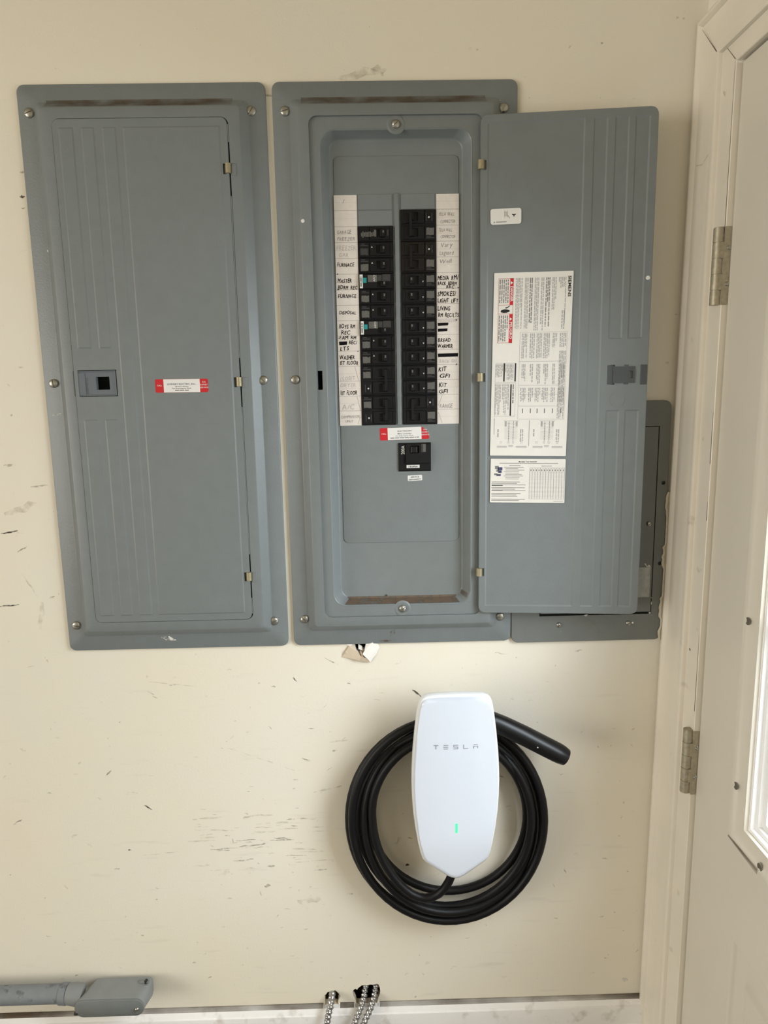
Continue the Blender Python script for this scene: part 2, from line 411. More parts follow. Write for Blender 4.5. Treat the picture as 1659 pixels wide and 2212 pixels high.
crack(mb, .4774, (-.087, .412), (-.096, .405), .006, 'scuff'); crack(mb, .4774, (-.087, -.452), (-.091, -.455), .004, 'scuff_dark')
mb.map(racked).build('paint_crack', trim, fix=False)
mb = MB(); rnd = random.Random(3)
prev = None; V = []; zs = [-.20-.0055*i for i in range(50)]
for i, z in enumerate(zs):
    wdt = .0035+.0035*rnd.random() if .0 < (i % 17)/17 < .45 or i > 44 else .0022
    V += [(.4712, -.004, z), (.4670-wdt*.6, -.0092, z), (.4655-wdt, -.0086, z)]
mb.add(V, [(3*i+k, 3*i+k+1, 3*i+k+4, 3*i+k+3) for i in range(len(zs)-1) for k in range(2)], 'caulk')
mb.map(racked).build('caulk_bead', trim, fix=False)

# glazed steel door
door = bpy.data.objects.new('door_1', None); COL.objects.link(door); door.location = (.5, -.13, 0); WL[door.name] = Vector(door.location); struct(door, 'beige panelled side door with a glazed upper half')
DF = .487
LY0, LY1, LZ0, LZ1 = -.247, -.905, -.689, .23       # lite frame outline
P0, P1, PZ1, PZ0 = -.262, -.890, -.846, -1.25
mb = MB()
xplane(mb, rect(DY1+.003, DY0-.003, FLOOR+.01, DTOP-.003), [rect(LY1+.02, LY0-.02, LZ0+.02, LZ1-.02), rect(P1, P0, PZ0, PZ1)], DF, 'door_paint')
mb.add([(DF, DY0-.003, FLOOR+.01), (DF+.044, DY0-.003, FLOOR+.01), (DF+.044, DY0-.003, DTOP-.003), (DF, DY0-.003, DTOP-.003), (DF+.044, DY1+.003, DTOP-.003), (DF, DY1+.003, DTOP-.003)], [(0, 1, 2, 3), (3, 2, 4, 5)], 'door_paint')
def ring(mb, prof, y0, y1, z0, z1, m):
    """closed moulding round a rectangle; prof = (inset, x)"""
    n = len(prof); V = []
    for sy, sz in ((0, 0), (0, 1), (1, 1), (1, 0)):
        for u, x in prof: V.append((x, (y0-u) if sy == 0 else (y1+u), (z0+u) if sz == 0 else (z1-u)))
    mb.add(V, [(k*n+i, k*n+i+1, ((k+1) % 4)*n+i+1, ((k+1) % 4)*n+i) for k in range(4) for i in range(n-1)], m)
ring(mb, [(0, DF), (.006, DF+.005), (.012, DF+.006), (.034, DF+.006), (.040, DF+.004), (.046, DF+.0005), (.052, DF)], P0, P1, PZ0, PZ1, 'door_paint')
xplane(mb, rect(P1+.052, P0-.052, PZ0+.052, PZ1-.052), [], DF, 'door_paint')
slab = mb.map(racked).build('door_slab', door, smooth=35)
mb = MB()
ring(mb, [(0, DF), (.0005, DF-.005), (.003, DF-.0105), (.0065, DF-.0130), (.0095, DF-.0125), (.0125, DF-.0100), (.019, DF-.0068), (.031, DF-.0035), (.032, DF+.004)], LY0, LY1, LZ0, LZ1, 'door_paint')
lite = mb.map(racked).build('window_frame', door, smooth=40)
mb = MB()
for y, z in ((-.2615, -.348), (-.2615, -.598), (-.336, -.6745), (-.58, -.6745)):  # dark discs stand in for recessed screw holes, shade painted into their colour
    mb.lathe((0, 0, 0), [(.0055, 0), (.0055, -.0006), (.003, .0)], 'hole_shade', 12)
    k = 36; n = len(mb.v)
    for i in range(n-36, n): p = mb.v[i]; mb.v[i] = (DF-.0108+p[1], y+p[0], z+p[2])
mb.map(racked).build('screw_hole_shade', lite, fix=False)
mb = MB()
IY0, IY1, IZ0, IZ1 = LY0-.032, LY1+.032, LZ0+.032, LZ1-.032
ring(mb, [(0, DF+.003), (.004, DF+.003), (.005, DF+.009), (.010, DF+.010), (.012, DF+.015), (.020, DF+.016), (.021, DF+.022)], IY0, IY1, IZ0, IZ1, 'vinyl_white')
mb.map(racked).build('glazing_bead', door, smooth=35)
mb = MB()
mb.box(DF+.012, DF+.020, IY1, IY0, -.352, -.334, 'vinyl_white'); mb.box(DF+.012, DF+.020, -.58, -.562, IZ0, IZ1, 'vinyl_white'); mb.box(DF+.012, DF+.020, IY1, IY0, -.06, -.042, 'vinyl_white')
mb.map(racked).build('muntin', door)
mb = MB(); mb.add([(DF+.021, IY0, IZ0), (DF+.021, IY1, IZ0), (DF+.021, IY1, IZ1), (DF+.021, IY0, IZ1)], [(0, 1, 2, 3)], 'glass'); mb.map(racked).build('glass_pane', door)
mb = MB(); crack(mb, DF-.0132, (-.2545, -.6815), (-.335, -.6825), .008, 'ledge_dirt')
mb.map(racked).build('dirt_streak', door, fix=False)
for zc in (.157, -.640):
    mb = MB(); xk, yk = .4725, -.1125
    cuts = [-.0565, -.0345, -.0115, .0115, .0345, .0565]
    hg = None
    for k in range(5):
        mk = MB(); mk.tube([(xk, yk, zc+cuts[k]+.0007), (xk, yk, zc+cuts[k+1]-.0007)], .0080, 'hinge_metal', 20)
        if k == 0:
            hl = MB(); hl.box(.4775, .4862, -.1222, -.1206, zc-.0565, zc+.0565, 'hinge_metal')
            hl.box(.4725, .4800, -.1215, -.1185, zc-.0345, zc-.0115, 'hinge_metal'); hl.box(.4725, .4800, -.1215, -.1185, zc+.0115, zc+.0345, 'hinge_metal')
            hl.tube([(xk, yk, zc-.0560), (xk, yk, zc+.0566)], .0070, 'hinge_metal', 14)
            hg = hl.map(racked).build('hinge', door, smooth=30)
        mk.map(racked).build('knuckle', hg, smooth=30)
    for dz in (.026, -.026):
        s_ = MB(); s_.tube([(.4845, -.1222, zc+dz), (.4845, -.1242, zc+dz)], [.0036, .0026], 'zinc', 10); s_.map(racked).build('screw', hg, smooth=40)

# baseboard with notches where the cables pass
NOT = [(-.165, -.136), (-.104, -.058)]
prof = [(0, -1.2105), (-.0062, -1.2112), (-.0085, -1.2135), (-.0125, -1.2215), (-.0128, -1.2228), (-.0160, -1.2240), (-.0165, -1.2275), (-.0165, -1.262), (-.0185, -1.264), (-.0190, FLOOR)]
plow = [(0, -1.2135)] + [(-.0055, -1.2140)] + prof[2:]
mb = MB(); xs = [LEFT, -.1655, -.1635, -.1375, -.1355, -.1045, -.1025, -.0600, -.0580, .476]
hi = [1, 1, 0, 0, 1, 1, 0, 0, 1, 1]; n = len(prof)
V = [(x, *(prof if h else plow)[k]) for x, h in zip(xs, hi) for k in range(n)]
mb.add(V, [(i*n+k, i*n+k+1, (i+1)*n+k+1, (i+1)*n+k) for i in range(len(xs)-1) for k in range(n-1)], 'base_paint')
base = struct(mb.build('baseboard_back', smooth=30))
mb = MB()
for a, b in ((LEFT+3., -.167), (-.134, -.106), (-.056, .470)):
    mb.add([(a, -.0002, -1.2100), (b, -.0002, -1.2100), (b, -.0064, -1.2108), (a, -.0064, -1.2108), (b, -.0089, -1.2133), (a, -.0089, -1.2133)], [(0, 1, 2, 3), (3, 2, 4, 5)], 'ledge_dirt')
    mb.add([(a, -.0004, -1.2085), (b, -.0004, -1.2085), (b, -.0004, -1.2105), (a, -.0004, -1.2105)], [(0, 1, 2, 3)], 'ledge_dirt')
mb.build('ledge_dirt', base, fix=False)

# scuffs and nicks on the paint: (pixel of the middle, length, angle, width, film)
mb = MB()
def mark(px, py, ln, ang, wd, film, Y=-.0003):
    p = at(px, py, Y); d = Vector((cos(radians(ang)), 0, sin(radians(ang)))); nn = Vector((-d.z, 0, d.x)); rnd = random.Random(int(px*7+py)); L = []; Rr = []
    for k in range(6):
        t = k/5-.5; w_ = wd*(.35+.65*(1-abs(2*t)**2))*rnd.uniform(.7, 1.2); c = p + d*(t*ln) + nn*rnd.uniform(-1, 1)*wd*.3
        L.append(c+nn*w_/2); Rr.append(c-nn*w_/2)
    mb.add(L+Rr, [(k, k+1, 7+k, 6+k) for k in range(5)], film)
for a in [(900, 1497, .020, -42, .0035, 'scuff_dark'), (320, 1744, .016, -35, .0028, 'scuff_dark'), (325, 1497, .014, -30, .0022, 'scuff'), (335, 1506, .010, -25, .0022, 'scuff'), (281, 1836, .007, -5, .0030, 'scuff_dark'), (637, 1468, .010, -50, .002, 'scuff_dark'),
          (565, 1640, .130, -22, .0025, 'scuff_faint'), (372, 1478, .085, -8, .0022, 'scuff_faint'), (484, 1887, .022, 25, .008, 'scuff_faint'), (578, 1914, .012, 15, .006, 'scuff'), (668, 1946, .045, 10, .016, 'scuff_faint'),
          (570, 1787, .035, 0, .003, 'scuff_faint'), (640, 1848, .040, -1, .0022, 'scuff'), (545, 1826, .050, 4, .0030, 'scuff'), (345, 1844, .070, 4, .0030, 'scuff_faint'), (435, 1816, .050, 0, .004, 'scuff_faint'), (600, 1778, .08, 1, .004, 'scuff_faint'),
          (503, 1816, .010, -80, .002, 'scuff'), (563, 1929, .012, -80, .002, 'scuff'), (38, 1776, .020, 30, .003, 'scuff'), (235, 1670, .014, 45, .003, 'scuff'), (100, 1425, .012, -60, .003, 'scuff'), (62, 1440, .02, 5, .002, 'scuff_faint'),
          (20, 1150, .030, 8, .003, 'scuff_dark'), (48, 1187, .020, 30, .003, 'scuff'), (20, 1308, .035, 5, .0025, 'scuff_dark'), (65, 1265, .05, -60, .003, 'scuff_faint'), (85, 1050, .03, 4, .003, 'scuff'), (20, 1005, .02, 0, .004, 'scuff'), (112, 1290, .01, 20, .003, 'scuff'),
          (45, 1100, .06, 20, .012, 'scuff_faint'), (90, 1330, .05, 80, .010, 'scuff_faint'), (48, 372, .008, 10, .003, 'scuff'), (48, 425, .008, 0, .004, 'scuff_dark'), (50, 450, .006, 0, .002, 'scuff'),
          (880, 1868, .007, 0, .005, 'scuff_dark'), (862, 1815, .018, 60, .010, 'scuff_faint'), (1221, 1881, .010, -70, .003, 'scuff'), (1196, 1912, .008, -60, .003, 'scuff'), (1200, 1983, .008, -10, .003, 'scuff'), (1105, 1510, .010, -20, .002, 'scuff_faint'), (950, 1520, .05, 0, .01, 'scuff_faint'),
          (780, 160, .07, 5, .014, 'scuff_faint'), (820, 150, .03, 0, .010, 'scuff_faint'), (1300, 93, .004, 0, .003, 'scuff'), (1463, 38, .004, 45, .004, 'scuff'), (735, 1600, .04, 5, .004, 'scuff_faint'), (705, 1705, .05, 10, .004, 'scuff_faint'),
          (1075, 1410, .010, 0, .003, 'scuff'), (1250, 1405, .014, 5, .003, 'scuff'), (1085, 1412, .02, -10, .002, 'scuff_faint'), (660, 1640, .015, -20, .003, 'scuff'), (1090, 2110, .012, 0, .006, 'scuff_faint'), (420, 2080, .008, 0, .004, 'scuff'), (260, 2090, .008, 0, .004, 'scuff_faint'),
          (715, 1428, .030, -30, .0022, 'scuff'), (1310, 2070, .010, -30, .002, 'scuff'), (1350, 2117, .012, 0, .010, 'scrape_white'), (620, 440, .012, 90, .002, 'scuff_faint'), (628, 1180, .10, 92, .003, 'scuff_faint'), (578, 205, .012, 0, .002, 'scuff'), (583, 207, .016, 0, .0016, 'scuff')]:
    mark(*a)
rnd = random.Random(11)
for _ in range(150):
    px = rnd.choice([rnd.uniform(0, 740), rnd.uniform(740, 1380), rnd.uniform(420, 720)]); py = rnd.uniform(1430, 2120) if px > 130 or rnd.random() < .6 else rnd.uniform(500, 1400)
    if py < 1400 and px > 20+(py-180)*.095: continue
    mark(px, py, rnd.uniform(.004, .013), rnd.choice([rnd.uniform(-60, 60), rnd.uniform(-6, 6)]), rnd.uniform(.0012, .0035), rnd.choice(['scuff', 'scuff_faint', 'scuff_faint', 'scuff_faint']))
for _ in range(46):
    mark(rnd.uniform(420, 700), rnd.uniform(1760, 1880), rnd.uniform(.01, .05), rnd.uniform(-4, 5), rnd.uniform(.0015, .004), rnd.choice(['scuff_faint', 'scuff_faint', 'scuff']))
o = mb.build('scuff_marks', wall_back, fix=False); o['kind'] = 'stuff'

# torn drywall paper below the middle panel
def flap(name, pts, m):
    mb = MB(); n = len(pts); t = Vector((.0003, .0012, -.0003))
    V = [Vector(p) for p in pts]; mb.add(V+[v+t for v in V], [tuple(range(n)), tuple(reversed(range(n, 2*n)))]+[(i, (i+1) % n, n+(i+1) % n, n+i) for i in range(n)], m)
    return mb.build(name, wall_back)
flap('paper_flap', [(-.093, -.001, -.462), (-.0885, -.003, -.470), (-.0800, -.006, -.482), (-.0755, -.009, -.490), (-.0790, -.008, -.4965), (-.0900, -.005, -.4935), (-.1105, -.001, -.4905), (-.1045, -.004, -.4800), (-.0975, -.003, -.4700)], 'torn_paper')
flap('paper_flap', [(-.0790, -.005, -.486), (-.0740, -.009, -.489), (-.0640, -.008, -.492), (-.0600, -.004, -.501), (-.0720, -.004, -.500), (-.0800, -.006, -.4965)], 'torn_paper')
flap('paper_flap', [(-.0660, -.001, -.462), (-.0540, -.006, -.462), (-.0460, -.003, -.463), (-.0425, -.001, -.474), (-.0480, -.001, -.487), (-.0545, -.003, -.4935), (-.0590, -.004, -.5000), (-.0645, -.009, -.4920), (-.0730, -.010, -.4830), (-.0690, -.008, -.4770)], 'gypsum')
flap('paper_flap', [(-.1080, -.0008, -.463), (-.0900, -.003, -.463), (-.0935, -.004, -.4695), (-.1015, -.001, -.4690)], 'gypsum')
flap('paper_flap', [(-.0805, .004, -.468), (-.0735, .001, -.472), (-.0725, -.002, -.479), (-.0800, -.001, -.4765)], 'gypsum')
flap('paper_flap', [(-.0775, -.003, -.478), (-.0745, -.007, -.480), (-.0715, -.008, -.4895), (-.0755, -.006, -.4885)], 'torn_paper')
# ---------------------------------------------------------------- electrical panels
def screw(parent, x, y, z, r=.0072, a=25., name='screw'):
    mb = MB(); mb.lathe((x, y, z), [(r*1.05, .0006), (r*1.02, -.0006), (r*.94, -.0010)], 'zinc', 18)
    d = Vector((cos(radians(a)), 0, sin(radians(a)))); n = Vector((-d.z, 0, d.x)); c = Vector((x, y, z)); prof = [(1.02, -.0006), (.93, -.0019), (.68, -.0030), (.35, -.0036)]
    for sd in (1, -1):                       # the slot is the gap between the two halves of the head
        V = []; K = 10
        for pr_, h in prof:
            for i in range(K+1):
                t = pi*i/K; V.append(c + d*(cos(t)*r*pr_*.97) + n*(sd*(sin(t)*r*pr_*.97 + r*.11)) + Vector((0, h, 0)))
        m = K+1
        F_ = [(k*m+i, k*m+i+1, (k+1)*m+i+1, (k+1)*m+i) for k in range(3) for i in range(K)] + [tuple(3*m+i for i in range(m))] + [(k*m, (k+1)*m, (k+1)*m+K, k*m+K) for k in range(3)]
        mb.add(V, F_, 'zinc')
    return mb.build(name, parent, smooth=50)
def trim_frame(parent, cx, floor_cap):
    mb = MB()
    R = lambda hx, hz, r: rr(cx-hx, cx+hx, -hz, hz, r)
    lo = [(R(.1950, .4655, .012), 0), (R(.1952, .4657, .012), -.0030), (R(.1946, .4651, .0115), -.0050), (R(.1930, .4635, .011), -.0060),
          (R(.1685, .4395, .009), -.0060), (R(.1662, .4372, .008), -.0071), (R(.1555, .4265, .006), -.0212), (R(.1535, .4245, .005), -.0220),
          (R(.1375, .4095, .012), -.0220), (R(.1372, .4092, .012), -.0216), (R(.1370, .4090, .012), -.0050)]
    mb.loft(lo, 'grey_paint', cap1=floor_cap)
    o = mb.build('trim_frame', parent, smooth=40)
    d = MB()                                                        # dust caught on the upper ledge
    d.add([(cx-.149, -.0063, .4394), (cx+.143, -.0063, .4394), (cx+.143, -.0076, .4374), (cx-.149, -.0076, .4374), (cx+.143, -.0216, .4269), (cx-.149, -.0216, .4269)], [(0, 1, 2, 3), (3, 2, 4, 5)], 'dust')
    d.add([(cx-.149, -.0063, .4415), (cx+.143, -.0063, .4415), (cx+.143, -.0063, .4394), (cx-.149, -.0063, .4394)], [(0, 1, 2, 3)], 'dust')
    d.build('dust_line', o, fix=False)
    return o
RECTS = [(-.0275, .124, -.397, .396, .0011), (-.060, -.0375, -.397, .396, .0011), (-.0925, -.0715, .059, .396, .0011), (-.0925, -.0715, -.397, -.056, .0011),
         (-.1275, -.104, .059, .396, .0011), (-.1275, -.104, -.397, -.056, .0011)]
# ---- closed panel
C1 = -.3999
p1 = thing('breaker_box', 'grey electrical panel with its embossed door shut and a red and white sticker', 'electrical panel', (C1, 0, -.4635), 'flush breaker panels on the wall')
trim_frame(p1, C1, False)
for i, (x, z) in enumerate(((-.1750, .4215), (.1724, .4205), (-.1762, .0045), (.1722, .0035), (-.1768, -.4160), (.1722, -.4160))): screw(p1, (C1+x+.0482)*1.005-.0482, -.006, z*1.005, a=20+37*i)
mb = MB()
LX0, LX1, LZa, LZb = -.1405, -.0690, -.0175, .0235
relief(mb, C1-.1365, C1+.1345, -.4080, .4080, -.0230, [(C1+a, C1+b, c, d, h) for a, b, c, d, h in RECTS] + [(C1-.1310, C1+LX1+.0015, LZa-.0010, LZb+.0010, -.0800, .0003)] + [(C1+.1255, C1+.1303, z-.0085, z+.0072, -.0060, .0003) for z in (.3330, .0015, -.3310)], 'grey_paint', margin=.004)
ol = lambda g: rr(C1-.1365-g, C1+.1345+g, -.4080-g, .4080+g, .010)
mb.loft([(ol(0), -.0230), (ol(.0006), -.0222), (ol(.0006), -.0150)], 'grey_paint')
d1 = mb.build('panel_door', p1, smooth=12)
mb = MB()                                                           # latch: recessed bezel, step, square finger well
mb.holed(rect(C1-.1385, C1-.0700, LZa, LZb), [rect(C1-.1025, C1-.0803, -.0075, .0138)], -.0212, 'latch_grey')
mb.loft([(rect(C1-.1025, C1-.0803, -.0075, .0138), -.0212), (rect(C1-.1025, C1-.0803, -.0075, .0138), -.0120)], 'latch_grey')
mb.loft([(rect(C1-.1385, C1-.0690, LZa, LZb), -.0190), (rect(C1-.1385, C1-.0690, LZa, LZb), -.0228), (rect(C1-.1380, C1-.0715, LZa+.003, LZb-.003), -.0212)], 'latch_grey')
mb.box(C1-.1382, C1-.1200, -.0222, -.0200, LZa+.002, LZb-.004, 'latch_grey')
mb.build('latch', d1)
mb = MB(); put_text(mb, 'SIEMENS', (C1-.1155, -.0214, -.0135), ZU, -XR, .0044, 'latch_back', width=.026); mb.build('latch_lettering', d1, fix=False)
for z in (.3330, .0015, -.3310):
    mb = MB(); x = C1+.1345
    mb.tube([(x-.0008, -.0228, z-.0074), (x-.0008, -.0228, z+.0074)], .0046, 'tan_clip', 14)
    h = mb.build('hinge_clip', p1, smooth=40)
    mb = MB(); mb.bbox(x+.0042, x+.0120, -.0232, -.0215, z-.0105, z+.0070, 'grey_paint'); mb.build('hinge_pad', h)
mb = MB()
for z0, z1 in ((-.398, -.370), (-.292, -.04), (.04, .292), (.372, .398)): mb.box(C1+.1354, C1+.1370, -.0224, -.0221, z0, z1, 'grey_paint')
mb.build('hinge_fold', p1)
def call_sticker(parent, x0, x1, z0, z1, y, tilt, lines, right_red, torn=False):
    mb = MB(); c = Vector(((x0+x1)/2, 0, (z0+z1)/2)); W = x1-x0; H = z1-z0
    outline = rr(x0, x1, z0, z1, .0022, 3)
    if torn: outline = [p for p in outline if not (p[0] > x1-.012 and p[1] > z1-.010)]; k = [i for i, p in enumerate(outline) if p[0] > x1-.004]; outline = outline[:max(k)+1] + [(x1-.001, z1-.011), (x1-.006, z1-.005), (x1-.0115, z1-.0005)] + outline[max(k)+1:]
    mb.loft([(outline, y+.0002), (outline, y)], 'sticker_red', cap1=True)
    mb.poly(rect(x0+W*.158, x1-W*.155, z0+.0002, z1-.0002), y-.00012, 'sticker_white')
    rot = lambda v: c + Matrix.Rotation(radians(tilt), 3, 'Y') @ (v-c)
    s = mb.map(rot).build('call_sticker', parent, fix=False)
    pr = MB(); yy = y-.00025
    put_text(pr, 'CALL', (x0+W*.08, yy, z0+H*.48), XR, ZU, H*.16, 'sticker_white', align='C', bold=.01)
    for i, t in enumerate(right_red): put_text(pr, t, (x1-W*.077, yy, z1-H*(.30+.20*i)), XR, ZU, H*.15, 'sticker_white', align='C', bold=.008, width=W*.023*len(t))
    xm = x0+W*.50
    for t, zf, sz, wd, m in lines:
        if t: put_text(pr, t, (xm, yy, z0+H*zf), XR, ZU, H*sz, m, align='C', width=W*wd, bold=.008)
        else: dashes(pr, (xm-W*wd/2, yy, z0+H*zf), XR, ZU, W*wd, 1, .001, H*.07, m, 1.0, 5)
    pr.map(rot).build('sticker_print', s, fix=False)
call_sticker(p1, C1-.0045, C1+.0825, -.0142, .0077, -.02445, 0.2, [('LEVINSKY ELECTRIC, INC.', .56, .17, .54, 'ink_blue'), ('24 Hour Service', .40, .12, .25, 'ink'), ('Fire & Emergency Work', .26, .12, .36, 'ink'), ('', .12, .1, .26, 'ink_grey')], ['FOR', 'EXPERT', 'SERVICE'])
mb = MB(); mb.lathe((C1-.1670, -.0062, .216), [(.0022, 0), (.0016, -.0003)], 'sticker_white', 8); mb.build('paint_chip', p1)
mb = MB()
def film(mb, x, y, z, l, a, wd, m):
    d = Vector((cos(radians(a)), 0, sin(radians(a)))); n = Vector((-d.z, 0, d.x)); c = Vector((x, y, z))
    mb.add([c-d*l/2, c+n*wd/2, c+d*l/2, c-n*wd/2], [(0, 1, 2, 3)], m)
film(mb, C1-.018, -.0063, -.4465, .028, -12, .010, 'scrape_white'); mb.build('scrape', p1, fix=False)
mb = MB(); film(mb, C1-.178, -.0063, -.047, .018, 10, .004, 'scrape_white'); mb.build('scrape', p1, fix=False)

# ---- open panel
p2 = thing('breaker_box', 'grey electrical panel with its door swung open on two columns of black breakers', 'electrical panel', (0, 0, -.4635), 'flush breaker panels on the wall')
trim_frame(p2, 0, False)
for i, (x, z) in enumerate(((-.1745, .4197), (.1719, .4206), (-.1739, .0035), (-.1738, -.4140), (.1741, -.4173))): screw(p2, x*1.005, -.006, z*1.005, a=15+41*i)
mb = MB()
R0 = lambda hx, hz, r: rr(-hx, hx, -hz, hz, r)
WL_, WI = R0(.1220, .3915, .024), R0(.1065, .3805, .017)
hol = rect(-.1362, -.1282, -.0140, .0171)
mb.holed(R0(.1370, .4090, .012), [WL_, hol], -.0180, 'grey_paint')
mb.loft([(hol, -.0180), (hol, .0850)], 'grey_paint', cap1=True)
mb.loft([(R0(.1370, .4090, .012), -.0215), (R0(.1370, .4090, .012), -.0180)], 'grey_paint')
mb.loft([(WL_, -.0180), (R0(.1208, .3903, .0228), -.0183), (R0(.1192, .3888, .0215), -.0172), (R0(.1095, .3832, .0190), .0025), (R0(.1080, .3818, .018), .0043), (WI, .0050)], 'grey_paint', cap1=True)
df = mb.build('dead_front', p2, smooth=35)
for z, s in ((.3965, 1), (-.3970, -1)):
    mb = MB(); mb.lathe((0, -.0180, z), [(.0150, .0002), (.0130, -.0009), (.0110, -.0010), (.0085, -.0004)], 'grey_paint', 20); mb.build('screw_boss', df, smooth=40)
    screw(p2, 0, -.0188, z, .0062, 40)
mb = MB(); mb.add([(-.104, .0044, -.3796), (.104, .0044, -.3796), (.1055, .0022, -.3826), (-.1055, .0022, -.3826), (.1120, -.0162, -.3878), (-.1120, -.0162, -.3878)], [(0, 1, 2, 3), (3, 2, 4, 5)], 'dust_thick')
mb.add([(.1030, .0040, -.3795), (.1060, .0036, -.3700), (.1150, -.0155, -.3720), (.1120, -.0162, -.3870)], [(0, 1, 2, 3)], 'dust')
mb.build('dust_line', df, fix=False)
mb = MB()
cpo = rr(-.1012, .1020, -.2815, .3570, .009)
mb.loft([(cpo, .0050), (cpo, .0042), (rr(-.1007, .1015, -.2810, .3565, .0085), .0038)], 'grey_paint', cap1=True)
mb.loft([(rect(-.0045, .0050, -.0748, .3000), .0038), (rect(-.0030, .0034, -.0748, .2985), .0014), (rect(-.0010, .0014, -.0748, .2970), .0010)], 'grey_paint', cap1=True)
cover = mb.build('cover_plate', p2, smooth=30)
PIT, ZT = .02493, .2988
for sgn, rows in ((-1, (0, 1)), (1, (0,))):
    for r_ in rows:
        x0, x1 = sorted((sgn*.0066, sgn*.0634)); z1 = ZT-r_*PIT; z0 = z1-PIT
        mb = MB(); mb.bbox(x0+.0007, x1-.0007, .0024, .0040, z0+.0006, z1-.0006, 'grey_paint', .0004); mb.build('filler_plate', cover)
mb = MB(); mb.box(-.0643, -.0058, .0034, .0039, -.0755, .2490, 'breaker_black'); mb.box(.0060, .0646, .0034, .0039, -.0755, .2738, 'breaker_black'); mb.build('breaker_bay', p2)
for a in ((.042, .0037, -.188, .014, 40, .002, 'scuff_faint'), (-.018, -.0063, -.4445, .016, 60, .010, 'rust'), (-.030, -.0064, -.4600, .030, 0, .004, 'rust'), (-.0285, .0036, -.3785, .006, 0, .005, 'scuff_dark')):
    mb = MB(); film(mb, *a); mb.build('stain', p2, fix=False)
mb = MB(); mb.lathe((-.1515, -.0221, .2530), [(.0030, 0), (.0022, -.0004)], 'sticker_white', 8); mb.build('paint_chip', p2); mb = MB(); mb.lathe((.166, -.0061, .4335), [(.0016, 0), (.001, -.0003)], 'sticker_white', 8); mb.build('paint_chip', p2)

# circuit directory strips with handwriting
def strip(x0, x1, rows, nick):
    mb = MB(); mb.box(x0, x1, .0030, .0037, -.0753, .2975, 'paper'); st = mb.build('directory_strip', p2)
    pr = MB(); y = .00285
    for i in range(1, 15): pr.poly(rect(x0, x1, ZT-i*PIT-.00025, ZT-i*PIT+.00025), y, 'paper_line')
    for i in range(15): pr.poly(rect(x0, x1, ZT-(i+.5)*PIT-.00015, ZT-(i+.5)*PIT+.00015), y, 'paper_faint')
    W = x1-x0
    for r_, lines in rows.items():
        for t, off, sz, wd, m, sh in lines:          # text, line position within the row from its top, letter height, width share, ink, shift
            zz = ZT-r_*PIT-off*PIT
            if t == '#': pr.poly([(x0+W*sh, zz), (x0+W*(sh+wd), zz+.0006), (x0+W*(sh+wd)+.0006, zz+sz), (x0+W*sh-.0004, zz+sz-.0004)], y-.0001, m)
            elif t == '/': pr.add([(x0+W*sh, y-.0001, zz), (x0+W*sh+.0004, y-.0001, zz), (x0+W*wd+.0004, y-.0001, zz-sz), (x0+W*wd, y-.0001, zz-sz)], [(0, 1, 2, 3)], m)
            else:
              st_ = random.getstate()
              for ox, oz in (((0, 0), (.00032, .00010), (.00008, .00030)) if m == 'marker' else ((0, 0),)):
                random.setstate(st_)
                put_text(pr, t, (x0+W*sh+ox, y-.0001-ox*.05-oz*.02, zz+oz), XR, ZU, sz*1.12, m, width=W*wd, bold=.0, slant=.16, jitter=.20)
    pr.build('handwriting', st, fix=False)
k, c, f_ = 'marker', 'pencil', 'pencil_faint'
strip(-.1021, -.0648, {0: [('1', .55, .008, .05, f_, .38)], 2: [('GARAGE', .45, .0075, .62, c, .10), ('FREEZER', .88, .0075, .78, c, .10)], 3: [('FREEZER', .48, .0090, .86, f_, .06), ('GAR', .90, .0075, .42, f_, .16)],
    4: [('FURNACE', .52, .0072, .74, k, .07)], 5: [('"', .15, .006, .05, k, .03), ('MASTER', .55, .0078, .62, k, .07), ('BDRM REC', .97, .0078, .86, k, .07)], 6: [('"', .15, .006, .05, k, .03), ('FURNACE', .52, .0078, .80, k, .07)],
    7: [('DISPOSAL', .60, .0068, .74, k, .10)], 8: [('BOYS RM', .52, .0085, .70, k, .08), ('REC', .92, .0082, .40, k, .16)], 9: [('-FAM RM', .22, .0072, .80, k, .02), ('#', .60, .0062, .34, k, .07), ('REC/', .56, .0076, .36, k, .50), ('LTS', .96, .0085, .38, k, .10)],
    10: [('WASHER', .55, .0085, .68, k, .05), ('"', .15, .005, .05, k, .86), ('1ST FLOOR', .92, .0080, .82, k, .07)], 11: [('CLOSET', .95, .0080, .66, f_, .06), ('/', .02, .0249, .90, c, .74)], 12: [('DRYER', .38, .0082, .70, f_, .06), ('1ST FLOOR', .92, .0085, .74, k, .06)],
    13: [('A/C', .90, .0105, .54, f_, .12), ('/', .02, .0249, .96, c, .80)], 14: [('COMPRESSOR', .48, .0056, .88, c, .04), ('UNIT', .80, .0052, .36, c, .24), ('/', .40, .0130, .82, c, .94)]}, 0)
